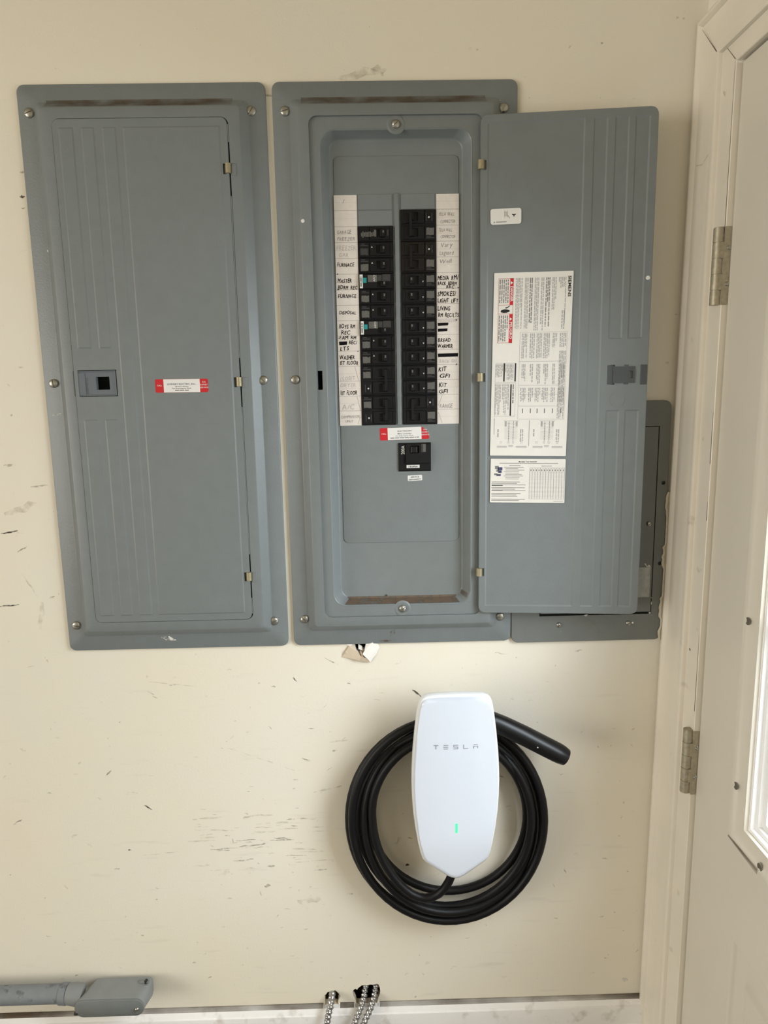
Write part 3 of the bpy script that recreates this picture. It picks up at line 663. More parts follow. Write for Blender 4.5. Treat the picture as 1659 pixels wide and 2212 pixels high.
strip(.0652, .1023, {1: [('TESLA WALL', .42, .0072, .70, c, .10), ('CONNECTOR', .86, .0062, .66, c, .18)], 2: [('TESLA WALL', .40, .0064, .60, c, .10), ('CONNECTOR', .80, .0060, .66, c, .18)], 3: [('Vary', .38, .0085, .52, c, .18), ('Laguard', .86, .0085, .62, c, .14)],
    4: [('Well', .40, .0085, .54, c, .12)], 5: [('MEDIA RM/', .48, .0092, .92, k, .04), ('BACK BDRM', .80, .0072, .84, k, .04), ('REC', 1.02, .0068, .36, k, .42)], 6: [('SMOKES/', .50, .0095, .80, k, .04), ('"', .12, .005, .05, k, .92), ('LIGHT LIFT', .94, .0082, .92, k, .03)],
    7: [('LIVING', .44, .0090, .56, k, .03), ('RM REC/LTS', .88, .0088, .92, k, .06)], 8: [('MICROWAVE', .20, .0050, .80, f_, .06), ('#', .44, .0052, .46, k, .05), ('#', .82, .0052, .42, k, .05), ('*', .20, .005, .06, k, .84)],
    9: [('BREAD', .50, .0080, .56, k, .04), ('WARMER', .90, .0080, .68, k, .02)], 10: [('#', .50, .0062, .90, k, .05), ('BACK GFI', .88, .0068, .76, f_, .10)], 11: [('KIT', .45, .0090, .34, k, .06), ('*', .14, .006, .06, k, .84), ('GFI', .88, .0085, .46, k, .10)],
    12: [('KIT', .50, .0090, .34, k, .08), ('GFI', .94, .0085, .40, k, .06)], 13: [('RANGE', .92, .0090, .60, c, .10), ('/', .02, .0180, .04, c, .24)], 14: [('/', .20, .0190, .22, c, .04)]}, 0)

# ---- breakers
def breaker(side, row, poles, label, style, name='circuit_breaker'):
    xo, xi = (-.0636, -.0064) if side < 0 else (.0640, .0068)      # outer and inner end
    W = xi-xo; X = lambda u: xo+W*u
    zt = ZT-row*PIT-.0004; zb = ZT-(row+poles)*PIT+.0004
    t = thing(name, label, 'circuit breaker', ((xo+xi)/2, .0045, zb), 'black breakers in the open panel')
    def bx(mb, u0, u1, y0, y1, z0, z1, m, b=.0005):
        a, d = sorted((X(u0), X(u1))); mb.bbox(a, d, y0, y1, z0, z1, m, b)
    def slotted(mb, u0, u1, y0, y1, z0, z1, h0, h1, m, b=.0008):      # raised block with a real opening for the handle
        a, d = sorted((X(u0), X(u1))); p, q = sorted((X(.51), X(.76))); hole = rect(p, q, h0, h1)
        mb.loft([(rect(a, d, z0, z1), y1), (rect(a, d, z0, z1), y0+b), (rect(a+b, d-b, z0+b, z1-b), y0)], m)
        mb.holed(rect(a+b, d-b, z0+b, z1-b), [hole], y0, m); mb.loft([(hole, y0), (hole, .0007)], m)
    body = 'breaker_brown' if style == 'brown' else 'breaker_black'
    mb = MB(); bx(mb, .0, 1., .0006, .0045, zb, zt, body)
    for p in range(poles):
        z1 = zt-p*PIT; z0 = max(zb, z1-PIT+.0008); h = z1-z0
        if style == 'afci':
            slotted(mb, .0, .96, -.0016, .0010, z0+.0004, z1-.0010, z0+.10*h, z0+.46*h, body)
        else:
            bx(mb, .03, .32, -.0006, .0008, z0+.0012, z1-.0012, body); slotted(mb, .33, .90, -.0022, .0008, z0+.0022, z1-.0012, z0+.24*h, z0+.80*h, body)
            bx(mb, .90, .99, -.0010, .0008, z0+.0020, z1-.0020, body)
    mb.build('case', t)
    for p in range(poles):
        z1 = zt-p*PIT; z0 = z1-PIT+.0008; h = z1-z0
        hz0, hz1 = (z0+.10*h, z0+.46*h) if style == 'afci' else (z0+.24*h, z0+.80*h)
        hd = MB(); bx(hd, .68, .76, -.0072, .0006, hz0+.0004, hz1-.0010, 'handle_black', .0012); bx(hd, .63, .69, -.0044, .0006, hz0+.0008, hz1-.0008, 'handle_black', .0006)
        ho = hd.build('handle', t)
        rm = MB(); rm.poly(rect(*sorted((X(.700), X(.742))), (hz0+hz1)/2-.0006, (hz0+hz1)/2+.0034), -.00735, 'print_grey'); rm.build('rating_mark', ho, fix=False)
        lb = MB()
        if style == 'afci':
            lb.bbox(*sorted((X(.015), X(.105))), -.0026, -.0012, z0+.04*h, z1-.06*h, 'sticker_white', .0003)
            lb.poly(rect(*sorted((X(.25), X(.52))), z0+.44*h, z1-.10*h), -.0018, 'print_grey'); lb.poly(rect(*sorted((X(.535), X(.65))), z0+.52*h, z1-.10*h), -.0018, 'print_dim'); lb.poly(rect(*sorted((X(.67), X(.90))), z0+.50*h, z1-.06*h), -.0018, 'print_dim')
            put_text(lb, 'AFCI', (X(.465), -.0020, z0+.46*h), ZU, -XR, .0044, 'print_white', width=.0105, bold=.02)
            dashes(lb, (X(.075), -.0027, z0+.14*h), ZU, -XR, .0165, 1, .001, .0026, 'ink_grey', 1., row)
            lb.build('spec_label', t, fix=False)
            tb = MB(); bx(tb, .108, .215, -.0042, -.0012, z0+.38*h, z0+.72*h, 'teal', .0006); tb.build('test_button', t)
        elif style == 'freezer':
            rnd = random.Random(2)
            for q in range(9): lb.poly(rect(X(.08+.042*q), X(.08+.042*q+.034), z0+(.24+.10*rnd.random())*h, z0+(.66-.10*rnd.random())*h), -.0024 if .08+.042*q > .3 else -.0008, 'print_grey')
            lb.poly(rect(X(.455), X(.52), z0+.30*h, z0+.74*h), -.0024, 'print_grey'); lb.poly(rect(X(.82), X(.875), z0+.34*h, z0+.74*h), -.0024, 'print_dim'); lb.build('spec_label', t, fix=False)
        elif poles == 2 and ((side < 0 and p == 1) or (side > 0 and p == 0)):
            for a, b in ((.10, .125), (.255, .28)): lb.poly(rect(*sorted((X(a), X(b))), z0+.24*h, z0+.74*h), -.0008, 'print_dim')
            lb.lathe((X(.20), -.0008, z0+.48*h), [(.0016, 0), (.0014, -.0004)], 'print_white', 8); lb.build('spec_label', t, fix=False)
        else:
            m = 'print_grey' if not (row == 3 and side < 0) else 'print_dim'
            zz = (z0+.14*h, z0+.62*h) if side < 0 else (z0+.34*h, z0+.86*h)
            a, b = sorted((X(.055), X(.275))); rnd = random.Random(row); n = 6
            lb.add([(a+(b-a)*(i/n), -.0008, zz[0]+rnd.uniform(0, .0012)) for i in range(n+1)]+[(a+(b-a)*(i/n), -.0008, zz[1]-rnd.uniform(0, .0014)) for i in range(n+1)], [(i, i+1, n+2+i, n+1+i) for i in range(n)], m)
            l0, l1 = (z0+.74*h, z0+.80*h) if side < 0 else (z0+.16*h, z0+.22*h)
            lb.poly(rect(a, b, l0, l1), -.0008, 'print_dim'); lb.poly(rect(a+.0008, b-.005, l0+(.0025 if side < 0 else .0022), l1+(.0025 if side < 0 else .0022)), -.0008, 'print_dim')
            lb.build('spec_label', t, fix=False)
            if poles == 1:
                dm = MB(); zc = z0+(.66 if side < 0 else .42)*h; s = 1 if side < 0 else -1
                dm.poly([(X(.385)-.0013, zc-.0011*s), (X(.385)+.0014, zc-.0011*s), (X(.385), zc+.0016*s)], -.0024, 'print_white'); dm.build('off_mark', t, fix=False)
    if poles == 2:
        tie = MB(); bx(tie, .69, .76, -.0076, -.0062, zb+.30*PIT, zt-.25*PIT, 'handle_black' if style != 'brown' else 'breaker_brown', .0005); tie.build('handle_tie', t)
    return t
LB = 'single black breaker '
breaker(-1, 2, 1, LB+'level with the pencilled GARAGE FREEZER line, long printed label', 'freezer')
breaker(-1, 3, 1, LB+'with a dim label, directly below the GARAGE FREEZER breaker', 'std')
breaker(-1, 4, 1, LB+'beside the upper FURNACE line, directly above the MASTER BDRM breaker', 'std')
breaker(-1, 5, 1, 'black breaker with teal button and white strip beside MASTER BDRM REC', 'afci')
breaker(-1, 6, 1, LB+'beside the lower FURNACE line, directly below the MASTER BDRM breaker', 'std')
breaker(-1, 7, 1, LB+'beside the DISPOSAL line', 'std')
breaker(-1, 8, 1, 'black breaker with teal button and white strip beside BOYS RM REC', 'afci')
breaker(-1, 9, 1, LB+'beside the FAM RM REC LTS line', 'std')
breaker(-1, 10, 1, LB+'beside the WASHER 1ST FLOOR line', 'std')
breaker(-1, 11, 2, 'double black breaker with handle tie beside the lone 1ST FLOOR line', 'std')
breaker(-1, 13, 2, 'double black breaker with handle tie beside the pencilled A/C line', 'std')
breaker(1, 1, 2, 'double black breaker beside the pencilled wall connector lines, top of its column', 'std')
breaker(1, 3, 2, 'double breaker with brownish handle tie, second in the column of the KIT GFI breakers', 'brown')
breaker(1, 5, 1, LB+'beside the MEDIA RM BACK BDRM line', 'std')
breaker(1, 6, 1, LB+'beside the SMOKES LIGHT LIFT line', 'std')
breaker(1, 7, 1, LB+'beside the LIVING RM line', 'std')
breaker(1, 8, 1, LB+'beside the two short blacked-out words', 'std')
breaker(1, 9, 1, LB+'beside the BREAD WARMER line', 'std')
breaker(1, 10, 1, LB+'beside the single long blacked-out bar', 'std')
breaker(1, 11, 1, LB+'beside the upper KIT GFI line', 'std')
breaker(1, 12, 1, LB+'beside the lower KIT GFI line, above the RANGE breaker', 'std')
breaker(1, 13, 2, 'double black breaker beside the pencilled RANGE line, bottom of its column', 'std')
# main switch
t = thing('main_breaker', 'square black main breaker marked 200A below the two breaker columns', 'circuit breaker', (.0254, .0038, -.1560))
mb = MB(); mb.bbox(-.0026, .0536, .0022, .0040, -.1560, -.1066, 'breaker_black', .0003); mb.bbox(-.0018, .0528, -.0004, .0026, -.1545, -.1074, 'breaker_black', .0008); hole = rect(.0180, .0330, -.1245, -.1115); mb.loft([(rect(.0100, .0510, -.1420, -.1085), 0), (rect(.0100, .0510, -.1420, -.1085), -.0042), (rect(.0108, .0502, -.1412, -.1093), -.0050)], 'breaker_black'); mb.holed(rect(.0108, .0502, -.1412, -.1093), [hole], -.0050, 'breaker_black'); mb.loft([(hole, -.0050), (hole, -.0003)], 'breaker_black'); mb.build('case', t)
mb = MB(); mb.loft([(rect(.0180, .0300, -.1240, -.1120), -.0004), (rect(.0186, .0294, -.1234, -.1126), -.0070), (rect(.0200, .0280, -.1220, -.1140), -.0078)], 'handle_black', cap1=True); mb.build('handle', t)
mb = MB(); mb.poly(rect(.0365, .0445, -.1225, -.1085), -.0052, 'print_dim'); mb.poly(rect(.0398, .0440, -.1220, -.1090), -.0053, 'print_grey'); mb.build('spec_label', t, fix=False); mb = MB()
put_text(mb, '200A', (.0080, -.0006, -.1262), ZU, -XR, .0082, 'print_white', width=.0152, bold=.02); mb.build('rating_lettering', t, fix=False)
mb = MB(); mb.bbox(.0110, .0335, -.0012, -.0002, -.1502, -.1448, 'sticker_white', .0003); s = mb.build('number_label', t); mb = MB(); put_text(mb, '193904', (.0222, -.0014, -.1490), XR, ZU, .0040, 'ink', align='C', width=.0155, bold=.02); mb.build('number_print', s, fix=False)
mb = MB(); mb.map(lambda v: v); mb.loft([(rr(.0130, .0382, -.1728, -.1632, .0012, 3), .0037), (rr(.0130, .0382, -.1728, -.1632, .0012, 3), .0034)], 'sticker_white', cap1=True)
rot = lambda v: Vector((.0256, 0, -.168)) + Matrix.Rotation(radians(-2.5), 3, 'Y') @ (v-Vector((.0256, 0, -.168)))
s = mb.map(rot).build('disconnect_label', p2, fix=False)
mb = MB(); put_text(mb, 'SERVICE', (.0256, .0032, -.1675), XR, ZU, .0036, 'ink', align='C', width=.0145, bold=.015); put_text(mb, 'DISCONNECT', (.0256, .0032, -.1716), XR, ZU, .0034, 'ink', align='C', width=.0215, bold=.015); mb.map(rot).build('label_print', s, fix=False)
call_sticker(p2, -.0340, .0508, -.1012, -.0800, .0034, -1.2, [('ELECTRICIAN', .66, .14, .28, 'ink'), ('Mike Levinsky', .44, .15, .28, 'ink'), ('Fire & Emergency Work', .28, .12, .36, 'ink'), ('', .13, .1, .58, 'ink_grey')], ['FOR', 'EXPERT', 'SERVICE'], torn=True)

# ---- open door of the middle panel, seen from behind
ANG = radians(5.98); HX, HY = .1335, -.0280; DW = .2700
def dp(v):       # door coordinates: x = from the hinge, y = depth behind the sheet's face (negative towards the viewer), z
    return Vector((HX + v.x*cos(ANG) + v.y*sin(ANG), HY - v.x*sin(ANG) + v.y*cos(ANG), v.z))
mb = MB()
back = [(.0100, .1605, -.3920, .3930, -.0012), (.1730, .1950, -.3920, .3930, -.0012), (.2055, .2275, .0580, .3930, -.0012), (.2055, .2275, -.3920, -.0555, -.0012), (.2360, .2590, .0580, .3930, -.0012), (.2360, .2590, -.3920, -.0555, -.0012)]
back += [(.0045, .0085, z-.0075, z+.0065, -.0028, .0003) for z in (.3318, .0015, -.3308)]
back += [(u0, u1, z0, z1, -.0028, .0003) for u0, u1 in ((.2120, .2180), (.2330, .2400)) for z0, z1 in ((.0143, .0172), (-.0146, -.0120))] + [(.2400, .2470, -.0053, .0077, -.0028, .0003)]
relief(mb, 0, DW, -.4040, .4045, 0, back, 'grey_paint', margin=.004)
od = lambda g: rr(-g, DW+g, -.4040-g, .4045+g, .012)
mb.loft([(rr(0, DW, -.4040, .4045, .010), 0), (od(.0008), .0010), (od(.0008), .0075)], 'grey_paint')
mb.loft([(rr(-.0008, DW+.0008, -.4048, .4053, .012), .0075), (rr(.001, DW-.001, -.403, .4035, .012), .0030)], 'grey_paint', cap1=True)
od2 = mb.map(dp).build('panel_door', p2, smooth=12)
mb = MB(); mb.bbox(.2062, .2165, -.0006, .0020, -.0140, .0168, 'latch_back'); hole = rect(.2405, .2465, -.0048, .0072); lo_ = rect(.2150, .2500, -.0122, .0145)
mb.loft([(lo_, .0005), (lo_, -.0020)], 'latch_back'); mb.holed(lo_, [hole], -.0020, 'latch_back'); mb.loft([(hole, -.0020), (hole, .0004)], 'latch_back')
mb.map(dp).build('latch', od2)
mb = MB(); mb.bbox(.2590, .2690, -.0016, .0010, -.0150, .0165, 'latch_back'); mb.map(dp).build('latch_tongue', od2)
mb = MB(); ringp = [(.2240+.0125*cos(2*pi*i/24), -.0385+.0125*sin(2*pi*i/24)) for i in range(24)]; ring2 = [(.2240+.0118*cos(2*pi*i/24), -.0385+.0118*sin(2*pi*i/24)) for i in range(24)]
mb.loft([(ringp, .0002), (ringp, -.0005), (ring2, -.0005), (ring2, .0002)], 'grey_paint'); mb.map(dp).build('punch_ring', od2)
for z in (.3318, .0015, -.3308):
    mb = MB(); mb.tube([(.0002, -.0005, z-.0068), (.0002, -.0005, z+.0068)], .0052, 'tan_clip', 14); mb.map(dp).build('hinge_clip', od2, smooth=40)
mb = MB(); mb.lathe((.2645, 0, .1520), [(.0035, 0), (.0030, -.0005)], 'sticker_white', 8); mb.map(dp).build('paint_chip', od2)

def sheet(name, pts, m='label_paper', r=.0012):
    """sticker with four corners given (lower left, lower right, upper right, upper left) in door coordinates; returns mesh and a mapper a,b -> point"""
    ll, lr, ur, ul = [Vector((p[0], 0, p[1])) for p in pts]
    def P(a, b, y=-.0019):           # a from left, b from the top
        top = ul.lerp(ur, a); bot = ll.lerp(lr, a); v = top.lerp(bot, b); return Vector((v.x, y, v.z))
    mb = MB(); W = (lr-ll).length; H = (ul-ll).length
    q = rr(0, 1, 0, 1, .001, 1); q = [((x*W if False else x), z) for x, z in q]
    o = rr(0, W, 0, H, r, 3); V = [P(x/W, 1-z/H, -.0002) for x, z in o]; V2 = [P(x/W, 1-z/H, -.0005) for x, z in o]; n = len(o)
    mb.add(V+V2, [tuple(range(n, 2*n))]+[(i, (i+1) % n, n+(i+1) % n, n+i) for i in range(n)], m)
    return mb.map(dp).build(name, od2, fix=False), P
# note: the labels bridge the pressed panel, which lies a little behind the rim of the sheet
lab, P = sheet('data_label', [(.0172, -.1285), (.1430, -.1306), (.1482, .1664), (.0222, .1668)])
pr = MB(); D = -ZU; UU = XR; Yp = -.0007
def q4(a0, a1, b0, b1, m, y=Yp): pr.add([P(a0, b1, y), P(a1, b1, y), P(a1, b0, y), P(a0, b0, y)], [(0, 1, 2, 3)], m)
def frame(a0, a1, b0, b1, m, w_=.004):
    q4(a0, a1, b0, b0+w_*.5, m); q4(a0, a1, b1-w_*.5, b1, m); q4(a0, a0+w_, b0, b1, m); q4(a1-w_, a1, b0, b1, m)
def col_lines(a0, a1, n, b0, b1, m, seed, thick=.6):
    for i in range(n):           # print turned a quarter: each line runs down the sheet
        a = a1-(i+1)*(a1-a0)/n; rnd = random.Random(seed*31+i); b = b0; end = b0+(b1-b0)*(1 if rnd.random() < .7 else rnd.uniform(.45, .95))
        while b < end:
            l = min(rnd.uniform(.008, .03), end-b); q4(a, a+(a1-a0)/n*thick, b, b+l, m); b += l+.004
def vtext(t, a, b, size, m, wd, bold=.02): put_text(pr, t, P(a, b, Yp-.0002), D, UU, size, m, width=wd, bold=bold)
frame(.06, .25, .03, .375, 'ink_red')
q4(.205, .25, .03, .17, 'sticker_red'); q4(.205, .25, .22, .375, 'sticker_red'); q4(.06, .25, .170, .172, 'ink_red'); q4(.06, .25, .217, .219, 'ink_red')
vtext('DANGER', .212, .072, .0056, 'sticker_white', .024); vtext('PELIGRO', .212, .262, .0056, 'sticker_white', .027)
for b in (.045, .237): pr.add([P(.212, b, Yp-.0002), P(.212, b+.018, Yp-.0002), P(.243, b+.009, Yp-.0002)], [(0, 1, 2)], 'sticker_white')
col_lines(.072, .20, 5, .036, .16, 'ink_grey', 1, .5); col_lines(.072, .20, 5, .226, .365, 'ink_grey', 2, .5)
pr.add([P(a, b, Yp-.0001) for a, b in ((.10, .198), (.09, .208), (.13, .213), (.17, .212), (.21, .206), (.205, .198), (.17, .194), (.14, .193))], [tuple(range(8))], 'ink')
pr.add([P(a, b, Yp-.0001) for a, b in ((.145, .188), (.165, .190), (.19, .184), (.215, .175), (.205, .174), (.18, .181), (.16, .183))], [tuple(range(7))], 'ink')
vtext('SIEMENS', .937, .025, .0068, 'ink', .0325, .022)
for i, (a0, a1, n, b0, b1, m) in enumerate([(.28, .37, 5, .03, .30, 'ink_light'), (.395, .445, 3, .03, .30, 'ink_light'), (.455, .50, 2, .03, .27, 'ink_grey'), (.52, .58, 3, .03, .31, 'ink_light'), (.60, .645, 2, .03, .31, 'ink_light'), (.66, .72, 3, .03, .29, 'ink_grey'), (.74, .80, 3, .03, .20, 'ink_light'), (.82, .90, 4, .03, .09, 'ink_light'), (.905, .915, 1, .03, .31, 'ink_grey')]): col_lines(a0, a1, n, b0, b1, m, 10+i)
col_lines(.87, .92, 2, .205, .305, 'ink_light', 40)
frame(.35, .955, .318, .795, 'ink_light', .003)
for i, (a0, a1) in enumerate([(.375, .45), (.48, .55), (.565, .64), (.655, .74), (.77, .83), (.86, .95)]):
    n = max(3, int((a1-a0)/.018)); col_lines(a0, a1, n, .325, .46 if i < 4 else .40, 'ink_light', 50+i); col_lines(a0+.01, a1-.01, n-1, .49, .60, 'ink_light', 60+i); col_lines(a0, a1, n, .62, .70, 'ink_light', 70+i); q4((a0+a1)/2-.006, (a0+a1)/2+.006, .735, .76, 'ink_grey')
for b in (.475, .605, .655, .72): q4(.35, .88, b, b+.002, 'ink_light')
col_lines(.86, .95, 5, .42, .79, 'ink_light', 90)
col_lines(.05, .15, 6, .49, .56, 'ink_light', 91); col_lines(.175, .285, 6, .49, .575, 'ink_light', 92); q4(.15, .168, .485, .585, 'ink'); q4(.295, .312, .485, .585, 'ink')
col_lines(.05, .13, 5, .60, .77, 'ink_light', 93); col_lines(.14, .235, 5, .60, .77, 'ink_light', 94); q4(.245, .262, .60, .775, 'ink'); col_lines(.275, .30, 1, .60, .775, 'ink_grey', 95)
for b0 in (.49, .60): frame(.045, .315, b0-.006, b0+(.10 if b0 < .5 else .178), 'ink_light', .003)
for cx in (.27, .74):                                   # two wiring ladder drawings
    for s in (-.03, .03): q4(cx+s-.002, cx+s+.002, .805, .915, 'ink_grey')
    for i in range(14):
        b = .81+i*.0072; q4(cx-.085, cx+.085, b, b+.0012, 'ink_light'); q4(cx+(-.03 if i % 2 else .03)-.006, cx+(-.03 if i % 2 else .03)+.006, b-.001, b+.002, 'ink_grey')
    q4(cx-.10, cx+.10, .803, .8045, 'ink_grey'); q4(cx-.085, cx-.06, .806, .835, 'ink_light'); q4(cx+.06, cx+.085, .806, .835, 'ink_light')
    for s in (-.03, .03, -.13, .14): frame(cx+s-.012, cx+s+.012, .918, .930, 'ink_light', .003)
    col_lines(cx-.18, cx-.15, 1, .85, .895, 'ink_light', int(cx*100)); col_lines(cx+.12, cx+.17, 2, .85, .92, 'ink_light', int(cx*90))
    for a0, a1, b in ((cx-.18, cx-.05, .945), (cx-.03, cx+.03, .94), (cx+.07, cx+.21, .945)): q4(a0, a1, b, b+.004, 'ink_light'); q4(a0, a1, b+.007, b+.010, 'ink_light')
q4(.505, .510, .80, .945, 'ink_grey'); q4(.045, .05, .79, .88, 'ink_grey')
pr.map(dp).build('label_print', lab, fix=False)
lab2, P = sheet('test_reminder_label', [(.0176, -.2086), (.1426, -.2100), (.1430, -.1358), (.0186, -.1340)])
pr = MB()
put_text(pr, 'Monthly Test Reminder', P(.50, .075, Yp), XR, ZU, .0030, 'ink', align='C', width=.031, bold=.02); 
for i, (a0, a1, b) in enumerate([(.12, .90, .105), (.25, .40, .155), (.68, .82, .165)]): q4(a0, a1, b-.012, b, 'ink_grey')
for i in range(9): q4(.20 if i % 3 else .18, .20+random.Random(i).uniform(.16, .26), .185+i*.033, .185+i*.033+.010, 'ink_grey')
for i in range(14):
    b = .52+i*.033
    if i in (3, 7, 11): continue
    q4(.02, .02+random.Random(i+50).uniform(.30, .46), b, b+.012, 'ink' if i in (4, 8) and False else 'ink_grey')
for b in (.60, .715): q4(.02, .17, b, b+.014, 'ink')
for a, b, w_, h in ((.06, .16, .10, .10), (.08, .24, .07, .08), (.05, .33, .09, .06)): q4(a, a+w_*.5, b, b+h*.7, 'ink_grey'); q4(a+w_*.35, a+w_, b+h*.3, b+h, 'ink_blue')
for i in range(14): a = .525+i*(.465/13); q4(a-.0015, a+.0015, .20, .915, 'ink_grey')
q4(.525, .99, .20, .206, 'ink_grey')
for i in range(22): b = .30+i*(.615/21); q4(.525, .99, b-.002, b+.002, 'ink_light')
for i in range(13): a = .525+(i+.5)*(.465/13); q4(a-.006, a+.006, .235, .275, 'ink_grey')
q4(.85, .98, .955, .967, 'ink_light')
pr.map(dp).build('label_print', lab2, fix=False)
lab3, P = sheet('network_label', [(.0158, .2409), (.0642, .2412), (.0640, .2650), (.0152, .2648)], 'sticker_white', .0036)
pr = MB()
pr.add([P(a, b, Yp) for a, b in ((.695, .36), (.76, .385), (.825, .36), (.82, .42), (.785, .43), (.76, .58), (.735, .43), (.70, .42))], [tuple(range(8))], 'ink')
frame(.445, .56, .14, .56, 'ink_light', .012); q4(.46, .545, .19, .50, 'paper_faint'); pr.add([P(.53, .38, Yp), P(.555, .38, Yp), P(.64, .62, Yp), P(.615, .64, Yp)], [(0, 1, 2, 3)], 'ink_light')
q4(.10, .14, .82, .89, 'ink_grey'); q4(.18, .52, .82, .87, 'ink_grey')
pr.map(dp).build('label_print', lab3, fix=False)

# ---- third panel, half behind the open door
p3 = thing('breaker_box', 'low dark grey electrical panel squeezed between the open door and the door casing', 'electrical panel', (.330, 0, -.4690), 'flush breaker panels on the wall')
mb = MB(); g0, g1, h0, h1 = .1955, .4655, -.4690, -.0420
DR = [[(x+.0036*cos(2*pi*i/12), z+.0036*sin(2*pi*i/12)) for i in range(12)] for x, z in ((.4572, -.1839), (.4576, -.3278))]
inner = rect(.2450, .4465, -.4205, -.0855)
mb.loft([(rr(g0, g1, h0, h1, .012), 0), (rr(g0, g1, h0, h1, .012), -.0070)], 'grey_paint_dark'); mb.loft([(rr(g0, g1, h0, h1, .012), -.0070), (rr(g0+.001, g1-.001, h0+.001, h1-.001, .011), -.0080)], 'grey_paint_dark')
mb.holed(rr(g0+.001, g1-.001, h0+.001, h1-.001, .011), [inner]+DR, -.0080, 'grey_paint_dark'); mb.loft([(inner, -.0080), (inner, .0600)], 'grey_paint_dark', cap1=True)
mb.build('trim_frame', p3)
mb = MB(); mb.bbox(.2472, .4452, -.0078, -.0035, -.4165, -.0866, 'grey_paint_dark'); d3 = mb.build('panel_door', p3)
mb = MB(); mb.bbox(.4190, .4415, -.0092, -.0076, -.3890, -.3340, 'remnant', .0004); mb.build('label_remnant', d3)
for x, z, l, a, wd in ((.436, -.331, .016, -30, .006), (.4440, -.3905, .005, 0, .004), (.4425, -.4185, .006, 0, .004), (.330, -.4205, .014, 0, .004), (.4455, -.400, .012, 85, .0015), (.285, -.449, .006, 70, .003)): 
    mb = MB(); film(mb, x, -.0097 if x > .43 else -.0082, z, l, a, wd, 'scrape_white'); mb.build('paint_drip', d3, fix=False)
mb = MB(); film(mb, .340, -.0081, -.440, .05, -40, .02, 'scuff_faint'); mb.build('stain', d3, fix=False)
for x, z in ((.2804, -.4373), (.4058, -.4369), (.4353, -.2564)): screw(p3, x, -.008, z, .0046, 30)
for lp in DR:
    mb = MB(); mb.loft([(lp, -.0080), (lp, -.0004)], 'grey_paint_dark', cap1=True); mb.build('screw_hole', p3)
mb = MB(); mb.lathe((.4135, -.0081, -.4362), [(.0020, 0), (.0015, -.0003)], 'sticker_white', 8); mb.build('paint_chip', p3)

# ---------------------------------------------------------------- wall charger with coiled cable
CX = .0840
ch = thing('wall_charger', 'glossy white car charger with green light and black cable coiled behind it', 'car charger', (CX, 0, -.8690))
half = [(0, -.5242), (.030, -.5247), (.0480, -.5262), (.0560, -.5295), (.0605, -.5345), (.0632, -.5430), (.0660, -.5600), (.0698, -.5900), (.0735, -.6280), (.0754, -.6600), (.0760, -.6850), (.0755, -.7100), (.0738, -.7400), (.0705, -.7700), (.0660, -.7980), (.0620, -.8180), (.0585, -.8290), (.0530, -.8360), (.0330, -.8510), (.0150, -.8640), (.0080, -.8675), (0, -.8690)]
outl = half + [(-x, z) for x, z in half[-2:0:-1]]
cz = -.690
def sc(k, dz=0., kz=None): return [(CX+x*k, cz+(z-cz)*(kz or k)+dz) for x, z in outl]
def face_y(x, z): return -.1010 - .0060*max(0., 1-((x-CX)/.082)**2) + .010*max(0., (-.80-z))/.07*.6
def inset(d):
    n = len(outl); P_ = []
    for i in range(n):
        a = Vector(outl[i-1]); b = Vector(outl[i]); c_ = Vector(outl[(i+1) % n]); t = (c_-a).normalized(); nn = Vector((t.y, -t.x)); P_.append((CX+b.x-nn.x*-d*1, b.y-nn.y*-d*1))
    return P_
ins = inset(.0030) if abs(inset(.003)[11][0]-CX) < .076 else inset(-.0030)
sg = 1 if abs(inset(.003)[11][0]-CX) < .076 else -1
mb = MB()
mb.loft([(inset(sg*.012), -.0740), (inset(sg*.0035), -.0780), (inset(0), -.0860), (inset(0), -.0950), (inset(sg*.0012), -.0985), (inset(sg*.0034), -.1003)], 'charger_rim', cap0=True)
mb.build('back_shell', ch, smooth=60)
mb = MB(); K = [1., .985, .955, .90, .82, .70, .55, .38, .2]
o0 = inset(sg*.0034); n = len(o0); V = []
for k_ in K:
    for x, z in o0:
        xx = CX+(x-CX)*k_; zz = cz+(z-cz)*k_; V.append((xx, (-.1003 if k_ == 1. else face_y(xx, zz)-.0002*(1-k_)), zz))
V.append((CX, face_y(CX, cz), cz))
Fc = [(i*n+j, i*n+(j+1) % n, (i+1)*n+(j+1) % n, (i+1)*n+j) for i in range(len(K)-1) for j in range(n)] + [((len(K)-1)*n+j, (len(K)-1)*n+(j+1) % n, len(V)-1) for j in range(n)]
mb.add(V, Fc, 'charger_white'); face = mb.build('face_plate', ch, smooth=60)
mb = MB()
def glyph(x0, rects, w_=.0082, h=.0078, ztop=-.6106):
    for a, b, c_, d in rects: mb.add([(x, face_y(x, z)-.0004, z) for x, z in ((x0+a*w_, ztop-d*h), (x0+b*w_, ztop-d*h), (x0+b*w_, ztop-c_*h), (x0+a*w_, ztop-c_*h))], [(0, 1, 2, 3)], 'logo_grey')
xg = [.0455, .0622, .0790, .0960, .1130]
glyph(xg[0], [(0, 1, 0, .2), (.40, .60, .14, 1)]); glyph(xg[1], [(0, 1, 0, .17), (.02, .98, .42, .60), (.02, .98, .84, 1)]); glyph(xg[2], [(0, 1, 0, .17), (0, .16, 0, .55), (0, 1, .42, .58), (.84, 1, .5, 1), (0, 1, .84, 1)])
glyph(xg[3], [(0, .17, 0, 1), (0, 1, .84, 1)]); glyph(xg[4], [(.06, .94, -.02, .14), (0, 1, .38, .55), (0, .17, .38, 1), (.83, 1, .38, 1)])
mb.build('lettering', face, fix=False)
mb = MB()
